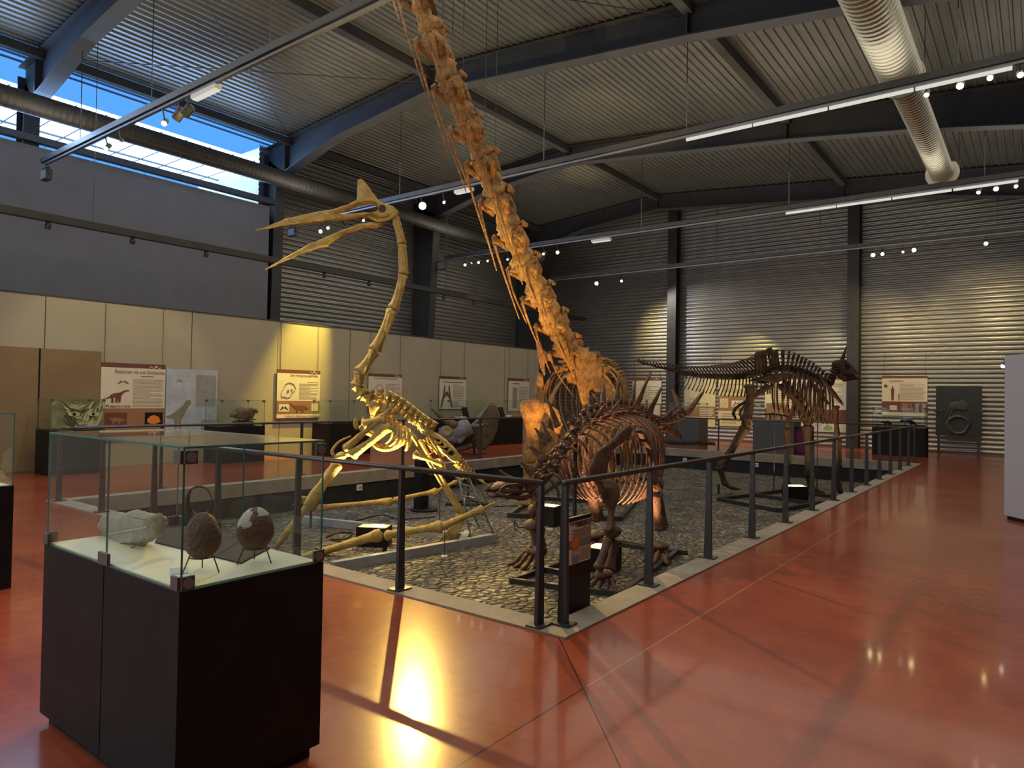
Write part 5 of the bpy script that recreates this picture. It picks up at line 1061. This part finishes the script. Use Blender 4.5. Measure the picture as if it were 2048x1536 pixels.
# ================================================================== spiny plated dinosaur in front
def spiny():
    m = BONE_TUO; X = -4.55
    t = thing('spiny_dinosaur_skeleton', 'dark brown spiny plated dinosaur skeleton with back spikes, nearest the corner of the railing', 'skeleton', (X, 8.4, PZ))
    G = lambda *p: on(0, X, *p)
    S0 = [G(*p) for p in ((1056, 978), (1085, 955), (1102, 940), (1135, 890), (1168, 853), (1195, 838), (1233, 828), (1261, 829), (1288, 842), (1318, 853), (1342, 848), (1358, 837), (1370, 826))]
    S = lerp_path(S0, 30)
    def U(i): f = (S[i + 1] - S[i]).normalized(); return (UP - f * UP.dot(f)).normalized()
    for i in range(30):
        r = .055 if i < 8 else .075 if i < 20 else .07 - .004 * (i - 20)
        vert(S[i], S[i + 1], UP, r, .05 if i < 9 else .13 if i < 21 else .09, .5, .02, .07 if i < 8 else .14, 0 if i < 20 else .14, seg=8, lump=.5).build('neck_vertebra' if i < 8 else 'back_vertebra' if i < 20 else 'tail_vertebra', m, t, smooth=True)
    # skull with a narrow muzzle
    sk = [(1060, 966), (1052, 958), (1030, 963), (1008, 965), (996, 968), (986, 974), (982, 983), (990, 986), (1006, 985), (1030, 985), (1050, 986), (1060, 978)]
    eye = [(996, 969.5), (1003, 969), (1007, 974), (1002, 979), (995, 977)]; e2 = [(1020, 972), (1036, 970), (1042, 976), (1024, 979)]
    q = MB()
    for s in (-1, 1): q.plate([G(*p) + XA * s * .09 for p in sk], XA, .03, [[G(*p) + XA * s * .09 for p in h] for h in (eye, e2)], round_=.3)
    q.tube([G(1056, 963), G(1030, 966), G(1006, 968), G(985, 979)], [.10, .10, .085, .05], 10, sq=.4, side=XA, lump=.4); skull = q.build('skull', m, t)
    q = MB()
    for s in (-1, 1): q.plate([G(*p) + XA * s * .08 for p in ((984, 987), (1004, 989), (1030, 990), (1050, 984), (1056, 990), (1042, 998), (1026, 1000), (1000, 994), (986, 992))], XA, .03, round_=.3)
    q.blob(G(988, 990), (.07, .06, .03), lump=.3); q.build('lower_jaw', m, t)
    # two rows of plates and spikes: (base x, y), (tip x, y), half width, row
    SPK = [((1036, 960), (1025, 943), .035, -1), ((1052, 962), (1045, 942), .035, 1), ((1072, 960), (1079, 942), .06, 1), ((1078, 945), (1064, 924), .05, -1), ((1097, 917), (1084, 891), .055, -1), ((1105, 884), (1094, 856), .055, -1), ((1112, 880), (1109, 843), .05, -1), ((1128, 850), (1121, 800), .05, -1), ((1150, 862), (1146, 836), .05, 1), ((1160, 842), (1152, 812), .05, -1), ((1182, 836), (1186, 806), .06, 1), ((1196, 828), (1203, 790), .06, -1), ((1208, 832), (1214, 800), .05, 1),
           ((1220, 818), (1231, 766), .065, -1), ((1247, 810), (1261, 751), .07, -1), ((1256, 818), (1279, 744), .055, 1), ((1276, 820), (1294, 756), .06, -1), ((1281, 836), (1301, 772), .07, 1), ((1301, 838), (1316, 799), .05, -1), ((1317, 840), (1335, 806), .05, 1)]
    for b, tp, w, row in SPK:
        o = XA * .10 * row; A, B = G(*b) + o, G(*tp) + o * 1.8; f = (B - A).normalized(); n = f.cross(XA).normalized(); w *= 1.4
        pts = [A - n * w * .9 - f * .03, A - n * w, A.lerp(B, .3) - n * w * .75, A.lerp(B, .7) - n * w * .35, B - n * .006, B + n * .006, A.lerp(B, .7) + n * w * .35, A.lerp(B, .3) + n * w * .75, A + n * w, A + n * w * .9 - f * .03]
        MB().plate(pts, XA, lambda p: .035, round_=.35).build('back_spike', m, t)
    for tp, s in (((1409, 781), 1), ((1344, 778), -1)):
        A = G(1369, 826) + XA * s * .04; B = at(*tp, (A - CAMP).dot(Vector(ROT[:, 2])) - .15 * s); MB().tube(lerp_path([A, A.lerp(B, .5), B], 8), [.05, .05, .048, .045, .04, .034, .028, .02, .006], 8, lump=.2).build('tail_spike', m, t, smooth=True)
    # rib cage
    for i in range(8, 22):
        c = S[i] - UP * .02; k = (i - 8) / 13; w = .20 + .34 * math.sin(math.pi * (.18 + .72 * k)); h = .55 + .62 * math.sin(math.pi * (.15 + .6 * k)); f = (S[i + 1] - S[i]).normalized(); f.z = 0; f.normalize()
        for s in (-1, 1): MB().tube(rib_curve(c, UP, XA, s, w, h, f, -.04 + .22 * (1 - k), 14, .3), [.03, .034, .034, .032, .03, .03, .028, .028, .027, .026, .025, .025, .024, .022, .016], 7, sq=.55, side=YA, lump=.15).build('rib', m, t, smooth=True)
    for i in range(2, 8):
        c = S[i]; f = (S[i + 1] - S[i]).normalized()
        for s in (-1, 1): MB().tube(lerp_path([c, c + XA * s * .14 - UP * .04, c + XA * s * .18 - UP * .18 + f * .06, c + XA * s * .15 - UP * .28 + f * .10], 7), [.022, .024, .022, .02, .018, .016, .014, .008], 7).build('neck_rib', m, t, smooth=True)
    # limbs
    XR = -3.98; XL = -5.08
    sc = [(1257, 848), (1264, 858), (1260, 876), (1237, 895), (1223, 903), (1215, 941), (1202, 962), (1176, 962), (1178, 936), (1190, 903), (1222, 880), (1237, 864)]
    P3 = [on(0, XR - .06, *p) for p in sc]; MB().plate(P3, Vector((1, -.2, .2)), .05, round_=.5).build('scapula', m, t)
    c3 = P3[6]; MB().plate([c3 + (p - c3) * .72 + XA * (XL + .22 - XR + .06) + UP * -.05 for p in P3], Vector((1, .2, -.2)), .05, round_=.5).build('scapula', m, t)
    def fore(X_, off, nm):
        g = lambda x, y: on(0, XR, x, y) + Vector((X_ - XR, off, 0))
        hu = [(1186, 958), (1195, 958), (1222, 955), (1238, 968), (1242, 990), (1236, 1006), (1230, 1016), (1229, 1040), (1234, 1052), (1238, 1062), (1234, 1070), (1222, 1074), (1210, 1068), (1208, 1058), (1214, 1048), (1214, 1020), (1206, 1006), (1196, 985)]
        MB().plate([g(*p) for p in hu], Vector((1, -.75, 0)), .13, round_=.42).build('humerus', m, t, smooth=False)
        MB().blob(g(1224, 1062), (.11, .09, .08), lump=.35, lf=8).build('elbow', m, t, smooth=True)
        MB().bone(g(1216, 1078), g(1196, 1138), .045, 1.3, 1.5).build('radius', m, t, smooth=True); MB().bone(g(1230, 1080), g(1219, 1140), .055, 1.5, 1.3).build('ulna', m, t, smooth=True)
        p = g(1206, 1150); p.z = PZ
        MB().blob(Vector((p.x, p.y, PZ + .19)), (.10, .10, .06), lump=.5, lf=12).build('wrist', m, t, smooth=True)
        foot(p, -YA, XA, .17, 5, m, t, 'toe', .032, .15, .45)
    fore(XR, 0, 'l'); 
    g = lambda x, y, d=8.55: at(x, y, d)
    MB().plate([g(*p) for p in ((1052, 976), (1066, 972), (1084, 980), (1082, 1000), (1077, 1016), (1080, 1040), (1084, 1050), (1076, 1060), (1064, 1056), (1064, 1040), (1067, 1018), (1062, 1000))], FWD, .12, round_=.42).build('humerus', m, t)
    MB().blob(g(1066, 1022), (.06, .08, .09), lump=.5, lf=9).build('elbow', m, t, smooth=True); MB().blob(g(1066, 1050), (.10, .09, .07), lump=.4, lf=9).build('elbow', m, t, smooth=True)
    MB().bone(g(1069, 1056), g(1069, 1094), .05, 1.4, 1.4).build('radius', m, t, smooth=True); MB().bone(g(1082, 1056), g(1084, 1092), .045, 1.4, 1.5).build('ulna', m, t, smooth=True)
    MB().blob(g(1076, 1100), (.13, .10, .07), lump=.5, lf=11).build('wrist', m, t, smooth=True)
    p = fl(1070, 1132, PZ); foot(Vector((p.x, p.y, PZ)), (-RIGHT * .75 - FWD * .6).normalized(), (RIGHT * .6 - FWD * .75).normalized(), .3, 4, m, t, 'toe', .036, .22, .3)
    for k in range(4): MB().bone(g(1068 + 5 * k, 1104), Vector((p.x, p.y, PZ + .2)) + RIGHT * .06 * (k - 1.5), .026, 1.3, 1.4).build('forefoot_bone', m, t, smooth=True)
    def hind(X_, lit):
        g = lambda x, y: on(0, XR, x, y) + Vector((X_ - XR, 0, 0))
        fe = [(1284, 862), (1292, 853), (1306, 858), (1318, 876), (1326, 900), (1331, 935), (1336, 952), (1342, 962), (1341, 976), (1328, 981), (1310, 977), (1306, 966), (1311, 952), (1312, 930), (1306, 900), (1296, 882)]
        MB().plate([g(*p) for p in fe], Vector((1, -.75, 0)), .13, round_=.42).build('femur', m, t)
        MB().blob(g(1324, 970), (.10, .13, .11), lump=.4, lf=8).build('knee', m, t, smooth=True)
        MB().bone(g(1324, 988), g(1336, 1060), .075, 1.35, 1.15).build('tibia', m, t, smooth=True); MB().bone(g(1333, 990), g(1345, 1056), .035, 1.3, 1.3).build('fibula', m, t, smooth=True)
        p = g(1335, 1080); p.z = PZ; MB().blob(Vector((p.x, p.y, PZ + .22)), (.10, .11, .06), lump=.5, lf=12).build('ankle', m, t, smooth=True)
        foot(p, -YA, XA, .2, 3, m, t, 'toe', .045, .17, .5)
        MB().plate([G(*p) + XA * (.22 if X_ > X else -.22) for p in ((1283, 846), (1300, 845), (1330, 860), (1338, 878), (1322, 872), (1300, 862))], Vector((1, -.3, .6)), .05, round_=.5).build('ilium', m, t)
        MB().bone(G(1300, 865) + XA * (.15 if X_ > X else -.15), G(1284, 905) + XA * (.1 if X_ > X else -.1), .03, 1.6, 1.5).build('pubis', m, t, smooth=True)
    hind(XR - .1, 1); hind(XL, 0)
    fr = thing('steel_base_frame', 'dark steel base frame on the cobbles under the spiny dinosaur', 'frame', (X, 8, PZ), 'steel base frames')
    c = [fl(1022, 1166, PZ), fl(1248, 1196, PZ), fl(1352, 1109, PZ), fl(1235, 1092, PZ)]; c[1] = c[1].lerp(c[0], .03)
    for a, b in zip(c, c[1:] + c[:1]): MB().bar(a + UP * .03, b + UP * .03, .06, .06).build('frame_bar', STEEL, fr)
    for y in (7.3, 9.4): MB().bar(Vector((XL, y, PZ + .03)), Vector((XR, y, PZ + .03)), .06, .06).build('frame_bar', STEEL, fr); MB().tube([(X, y, PZ), (X, y, 1.22)], .028, 10).build('upright', STEEL, fr)
spiny()
# ================================================================== duck-billed dinosaur with a unicorn horn
def unicorn():
    m = BONE_HAD; D = 16.6; f = RIGHT.copy(); f.z = 0; f.normalize(); lat = FWD
    t = thing('unicorn_horned_dinosaur_skeleton', 'dark brown dinosaur skeleton with a single forehead horn, at the right end', 'skeleton', fl(1540, 1000, PZ))
    P = lambda x, y, e=0: at(x, y, D + e)
    tail = lerp_path([P(*p) for p in ((1274, 723), (1312, 733), (1346, 741), (1369, 747), (1403, 752), (1461, 755), (1504, 750), (1541, 741))], 40)
    for i in range(40):
        k = i / 40; vert(tail[i], tail[i + 1], UP, .02 + .055 * k, .05 + .34 * k ** 1.3, .55, (.06 + .22 * k), .04 + .10 * k, 0 if i < 13 else (.22 + .26 * k), .28, seg=7, spt=.5).build('tail_vertebra', m, t, smooth=True)
    back = lerp_path([P(*p) for p in ((1541, 741), (1570, 737), (1604, 746), (1632, 758), (1653, 769))], 16)
    for i in range(16): vert(back[i], back[i + 1], UP, .075, .42 - .017 * i if i > 1 else .46, .8 if i < 4 else .6, .0, .18, seg=8, spt=.4).build('back_vertebra', m, t, smooth=True)
    MB().plate([P(*p) for p in ((1507, 742), (1509, 704), (1533, 699), (1535, 738))], lat, .07, round_=.2).build('hip_spine_plate', m, t); MB().plate([P(*p) for p in ((1542, 738), (1541, 700), (1556, 700), (1555, 737))], lat, .07, round_=.2).build('hip_spine_plate', m, t)
    neck = lerp_path([P(*p) for p in ((1653, 769), (1661, 768), (1667, 755), (1673, 740), (1676, 732))], 8)
    for a, b in zip(neck, neck[1:]): vert(a, b, -f, .065, .05, .6, 0, .12, seg=8, lump=.5).build('neck_vertebra', m, t, smooth=True)
    SKU = [(1667, 727), (1670, 722), (1684, 718), (1690, 722), (1700, 732), (1712, 746), (1719, 754), (1712, 753), (1703, 748), (1694, 752), (1684, 752), (1674, 742), (1668, 738)]
    sk = MB()
    for s in (-1, 1): sk.plate([P(*p) + lat * .12 * s for p in SKU], lat, .04, [[P(*p) + lat * .12 * s for p in ((1687, 728), (1694, 734), (1692, 741), (1685, 737))]], round_=.4)
    sk.tube([P(1668, 725), P(1682, 722), P(1694, 730), P(1708, 744), P(1717, 752)], [.08, .09, .07, .05, .04], 8, sq=.5, side=lat, lump=.4); sk = sk.build('skull', m, t)
    MB().tube([P(1684, 721), P(1689, 705), P(1693, 692)], [.05, .035, .012], 8, lump=.2).build('horn', m, sk, smooth=True)
    MB().tube([P(1678, 748), P(1690, 755), P(1704, 754), P(1716, 757)], [.05, .055, .04, .025], 8, lump=.4, sq=1.6).build('lower_jaw', m, t, smooth=True)
    rb = lerp_path([P(*p) for p in ((1556, 740), (1604, 748), (1634, 761), (1654, 773))], 12)
    for i in range(1, 13):
        k = i / 12; w = .46 - .16 * k; h = (.80 + .28 * math.sin(math.pi * min(1, k * .8 + .1)))
        for s in (-1, 1): MB().tube(rib_curve(rb[i], UP, lat, s, w, h, f, -.10 + .14 * k, 12, .35), [.03, .034, .032, .03, .028, .027, .026, .026, .025, .024, .023, .02, .015], 7, sq=.6, side=f, lump=.15).build('rib', m, t, smooth=True)
    for s in (-1, 1):
        MB().plate([P(*p) + lat * s * .30 for p in ((1500, 762), (1520, 755), (1552, 745), (1580, 748), (1592, 756), (1570, 757), (1552, 764), (1536, 768), (1520, 762))], lat, .05, round_=.4).build('ilium', m, t)
        MB().tube(lerp_path([P(1540, 770) + lat * s * .2, P(1512, 790) + lat * s * .12, P(1480 + 9 * s, 814) + lat * s * .08, P(1473 + 9 * s, 828) + lat * s * .08, P(1479 + 9 * s, 838) + lat * s * .08], 9), [.06, .045, .04, .036, .034, .034, .034, .036, .04, .02], 7, lump=.2).build('ischium', m, t, smooth=True)
        MB().plate([P(*p) + lat * s * .18 for p in ((1560, 766), (1574, 768), (1592, 784), (1604, 800), (1598, 802), (1582, 786), (1564, 776))], lat, .04, round_=.4).build('pubis', m, t)
        MB().plate([P(*p) + lat * s * .36 for p in ((1626, 752), (1632, 756), (1655, 780), (1671, 803), (1674, 812), (1667, 808), (1646, 786), (1630, 764))], lat, .05, round_=.4).build('scapula', m, t)
    def leg(hip, kn, an, ft, e, r, toe):
        MB().bone(P(*hip, e), P(*kn, e), r, 1.5, 1.6, bow=f * .04).build('femur', m, t, smooth=True); MB().blob(P(kn[0], kn[1] + 5, e), (.13, .11, .12), lump=.4, lf=7).build('knee', m, t, smooth=True)
        MB().bone(P(kn[0] - 1, kn[1] + 13, e), P(*an, e), r * .95, 1.55, 1.2).build('tibia', m, t, smooth=True); MB().bone(P(kn[0] + 5, kn[1] + 14, e), P(an[0] + 5, an[1] - 3, e), r * .35, 1.3, 1.3).build('fibula', m, t, smooth=True)
        a = P(*an, e); b = P(*ft, e); MB().blob(a, (.13, .11, .08), lump=.5, lf=8).build('ankle', m, t, smooth=True)
        for k in range(3): MB().bone(a + lat * .07 * (k - 1) - UP * .06, b + lat * .10 * (k - 1), .045, 1.3, 1.4).build('foot_bone', m, t, smooth=True)
        for k in range(3):
            s_ = b + lat * .10 * (k - 1); MB().tube(lerp_path([s_, s_ + f * .12 - UP * .07 + lat * .05 * (k - 1), s_ + f * toe + lat * .10 * (k - 1) - UP * .10], 7), [.05, .045, .04, .045, .035, .04, .03, .01], 7, lump=.3).build('toe', m, t, smooth=True)
        return b
    b = leg((1500, 770), (1492, 842), (1441, 935), (1450, 968), -.28, .095, .3); MB().tube([b - f * .15, (b.x - f.x * .15, b.y - f.y * .15, PZ)], .03, 8).build('foot_prop', STEEL, t)
    leg((1566, 768), (1616, 838), (1619, 950), (1622, 975), .28, .10, .25)
    for hu, el, wr, e in (((1594, 806), (1573, 852), (1571, 930), .36), ((1671, 812), (1674, 872), (1673, 935), -.34)):
        MB().bone(P(*hu, e), P(*el, e), .055, 1.6, 1.5).build('humerus', m, t, smooth=True); MB().bone(P(el[0], el[1] + 6, e), P(wr[0] + 3, wr[1], e), .045, 1.5, 1.2).build('radius', m, t, smooth=True); MB().bone(P(el[0] + 5, el[1] + 6, e), P(wr[0] + 7, wr[1], e), .04, 1.4, 1.2).build('ulna', m, t, smooth=True)
        w = P(*wr, e)
        for k in range(3): MB().bone(w + lat * .04 * (k - 1), Vector((w.x, w.y, PZ + .12)) + f * .08 + lat * .09 * (k - 1), .026, 1.2, 1.3).build('forefoot_bone', m, t, smooth=True)
        foot(Vector((w.x + f.x * .08, w.y + f.y * .08, PZ)), f, lat, .16, 3, m, t, 'toe', .03, .1, .4)
    fr = thing('steel_base_frame', 'dark steel base frame on the cobbles under the unicorn-horned dinosaur', 'frame', fl(1540, 1002, PZ), 'steel base frames')
    c = [fl(1437, 1002, PZ), fl(1556, 1025, PZ), fl(1690, 1000, PZ), fl(1572, 984, PZ)]
    for a, b in zip(c, c[1:] + c[:1]): MB().bar(a + UP * .04, b + UP * .04, .08, .08).build('frame_bar', STEEL, fr)
    MB().bar(c[0].lerp(c[3], .5) + UP * .04, c[1].lerp(c[2], .5) + UP * .04, .08, .08).build('frame_bar', STEEL, fr)
    for x, y in ((1550, 740), (1636, 764)):
        p = P(x, y); MB().tube([(p.x, p.y, PZ), p], .014, 8).build('upright', STEEL, fr)
unicorn()
# ================================================================== horned skull on its stand
def horned():
    t = thing('horned_dinosaur_skull', 'grey horned dinosaur skull with a brown frill on a stand, behind the left pit edge', 'skull', fl(945, 903)); m = BONE_TRI
    D = 18.4; P = lambda x, y, e=0: at(x, y, D + e)
    mb = MB().blob(P(905, 868), (.36, .30, .24), (RIGHT, FWD, UP), lump=.4, lf=4, seg=18, rings=12)
    mb.tube([P(940, 850), P(920, 862), P(898, 868), P(882, 878), P(874, 890)], [.30, .32, .26, .20, .06], 12, sq=.8, lump=.4, lf=4); sk = mb.build('cranium', m, t, smooth=True)
    for s in (-1, 1):
        MB().tube(lerp_path([P(912, 852) + FWD * .16 * s, P(890, 838) + FWD * .24 * s, P(869 + 6 * s, 818 + 4 * s) + FWD * .3 * s], 8), [.12, .105, .095, .085, .07, .058, .045, .03, .008], 10, lump=.2).build('brow_horn', BONE_FRILL, t, smooth=True)
        MB().lathe(P(897, 861) + FWD * s * .28, [(.12, -.02), (.13, .02), (.10, .03), (.001, .0)], axis=FWD * s, seg=18).build('eye_socket', mat('eye_hole_straw', (.30, .26, .12), .8), sk)
        MB().plate([P(*p) + FWD * .2 * s for p in ((912, 876), (925, 866), (938, 862), (930, 880), (919, 888))], FWD, .06).build('cheek_horn', m, t)
    MB().tube([P(884, 868), P(878, 856)], [.07, .01], 8).build('nose_horn', m, t, smooth=True)
    fr = [(930, 866), (945, 850), (962, 828), (974, 812), (985, 804), (995, 812), (999, 834), (996, 860), (986, 882), (972, 900), (958, 902), (946, 886)]
    n = (FWD * .75 - RIGHT * .5 + UP * .15).normalized()
    MB().plate([P(*p, .12) for p in fr], n, .09, round_=.5).build('frill', BONE_FRILL, t)
    MB().tube(lerp_path([P(928, 868), P(948, 850, -.1), P(966, 824, -.1), P(980, 806, -.05)], 9), [.06, .07, .05, .06, .045, .05, .04, .035, .03, .01], 8, lump=.5, lf=9).build('frill_edge', m, t, smooth=True)
    MB().tube([P(946, 852, -.15), P(962, 851, -.15), P(974, 847, -.2)], [.05, .035, .01], 7).build('frill_spur', m, t, smooth=True)
    MB().tube([P(945, 890), P(920, 898), P(900, 905), P(884, 903)], [.07, .08, .06, .03], 8, lump=.4).build('lower_jaw', BONE_FRILL, t, smooth=True)
    b = fl(948, 908); MB().tube([P(948, 880), b], .03, 8).build('stand_post', STEEL, t); MB().box((b.x - .25, b.y - .25, 0), (b.x + .25, b.y + .25, .03)).build('stand_foot', STEEL, t)
horned()
# long low string of tail bones lying behind the back railing
a, b = fl(1290, 888), fl(1480, 892); a.z = b.z = .06; n = 36
t = thing('tail_bone_string', 'long low string of dark tail bones on the floor behind the back railing', 'tail bones', (a.x, a.y, 0))
a, b = Vector((a.x, 22.05, .14)), Vector((b.x, 22.0, .14)); pts = [a.lerp(b, k / n) + UP * .03 * math.sin(k / 4) for k in range(n + 1)]
for p, q in zip(pts, pts[1:]): vert(p, q, UP, .04, .07, .4, .06, .05, seg=6).build('tail_vertebra', BONE_HAD, t, smooth=True)
for k in (2, 12, 22, 32): MB().tube([pts[k], (pts[k].x, pts[k].y, 0)], .012, 6).build('prop', STEEL, t)
ROUGH[0] = 0
# ------------------------------------------------------------------ spotlight boxes, small stands and cables in the pit
BOXIN = mat('pale_box_lining', (0.75, 0.70, 0.50), .5)
def lbox(label, px, py, w, d, h, ang, energy, color, tgt, angle=95):
    c = fl(px, py, PZ); t = thing('spotlight_box', label, 'spotlight box', c, 'spotlight boxes on the cobbles'); u = Vector((math.cos(ang), math.sin(ang), 0)); v = Vector((-u.y, u.x, 0)); g = .015
    mb = MB()
    for s in (-1, 1):
        mb.bar(c + v * s * d / 2 - u * w / 2 + UP * h / 2, c + v * s * d / 2 + u * w / 2 + UP * h / 2, g, h, 0); mb.bar(c + u * s * w / 2 - v * d / 2 + UP * h / 2, c + u * s * w / 2 + v * d / 2 + UP * h / 2, g, h, 0)
    mb.build('case', BLACK, t)
    mb = MB()
    for s in (-1, 1):
        mb.bar(c + v * s * (d / 2 - g) - u * (w / 2 - g) + UP * h * .55, c + v * s * (d / 2 - g) + u * (w / 2 - g) + UP * h * .55, .006, h * .88); mb.bar(c + u * s * (w / 2 - g) - v * (d / 2 - g) + UP * h * .55, c + u * s * (w / 2 - g) + v * (d / 2 - g) + UP * h * .55, .006, h * .88)
    mb.build('lining', BOXIN, t)
    q = [c + u * sx * (w / 2 - .03) + v * sy * (d / 2 - .03) + UP * (h * .35) for sx, sy in ((-1, -1), (1, -1), (1, 1), (-1, 1))]
    MB().hexa([p - UP * .02 for p in q] + q).build('lamp_panel', glow('box_lamp', (1, .86, .5), 6), t)
    lamp('box_beam', 'SPOT', c + UP * (h * .8), tgt, energy, color, .08, angle, .4)
ag = math.atan2(RIGHT.y, RIGHT.x)
lbox('black spotlight box under the belly of the flying reptile', 748, 1090, .44, .28, .28, ag - .1, 900, (1, .82, .30), at(790, 850, 10.4))
lbox('black spotlight box left of the corner posts, under the spiny dinosaur chest', 1098, 1050, .34, .30, .34, .1, 420, (1, .52, .14), Vector((-7.5, 11.4, 3.4)), 80)
lbox('black spotlight box behind the right front leg of the spiny dinosaur', 1205, 1140, .36, .34, .30, .1, 170, (1, .60, .30), Vector((-4.6, 8.6, 1.4)), 110)
lbox('black spotlight box under the unicorn-horned dinosaur', 1590, 1002, .44, .34, .34, ag, 150, (1, .66, .30), at(1580, 800, 16.6), 110)
t = thing('black_pedestal', 'black pedestal on a round foot behind the near post of the left railing', 'pedestal', fl(842, 1022, PZ)); c = fl(842, 1020, PZ)
MB().box((c.x - .1, c.y - .1, PZ + .03), (c.x + .1, c.y + .1, PZ + .95)).build('column', BLACK, t); MB().lathe(c + Vector((.08, 0, 0)), [(.26, 0), (.26, .03), (.05, .04)], seg=20).build('foot', BLACK, t)
c = fl(934, 1012, PZ); t = thing('black_tripod_base', 'low black triangular base with a rod and stays behind the lattice mast', 'stand', c)
P3 = [c + RIGHT * .42 + UP * .03, c - RIGHT * .42 + UP * .03, c + FWD * .6 + UP * .03]
for a, b in zip(P3, P3[1:] + P3[:1]): MB().bar(a, b, .05, .05).build('base_bar', STEEL, t)
tp = c + FWD * .2 + UP * .75; MB().tube([c + FWD * .2 + UP * .0, tp], .02, 8).build('rod', STEEL, t)
for a in P3: MB().tube([a, tp], .008, 6).build('stay', STEEL, t)
for i, (lab, pts) in enumerate((('black cable snaking over the cobbles left of the flying reptile box', ((640, 1040), (690, 1046), (760, 1030), (800, 1038), (870, 1034))), ('black cable looping on the cobbles before the flying reptile box', ((652, 1075), (675, 1066), (705, 1066), (690, 1078), (660, 1079), (720, 1090))), ('black cable ending in a plug left of the spiny dinosaur frame', ((1060, 1052), (1040, 1055), (1034, 1050), (1028, 1042), (1030, 1060))), ('thin black cable along the cobbles behind the plug', ((985, 1013), (1030, 1012), (1100, 1013), (1140, 1010))))):
    p = lerp_path([fl(*q, PZ + .012) for q in pts], 24); o = MB().tube(p, .009, 6).build('cable', BLACK); tag(o, lab, 'cable', 'cables on the cobbles')
for i, (px, py, ax, c) in enumerate(((719, 975, 0, PX0 + cw), (1370, 920, 1, PY1 - cw), (1513, 930, 1, PY1 - cw), (1046, 930, 0, PX0 + cw))):
    p = on(ax, c, px, py); F = Face(ax, c); t = thing('wall_socket', ('white socket low on the black pit wall behind the flying reptile', 'white socket on the black pit wall behind the spiny dinosaur tail', 'white socket on the black pit wall left of the unicorn-horned dinosaur legs', 'dim socket on the black pit wall beside the long-necked dinosaur foreleg')[i], 'socket', p, 'sockets on the pit wall')
    u, z = (p.y if ax == 0 else p.x), p.z; F.rect(MB(), u - .06, z - .06, u + .06, z + .06, -.03, .02).build('plate', WHITEP, t); mb = MB().lathe(F.pt(u, z, .02), [(.035, 0), (.035, .006)], axis=XA if ax == 0 else -YA, seg=14); mb.build('cup', GRY, t)
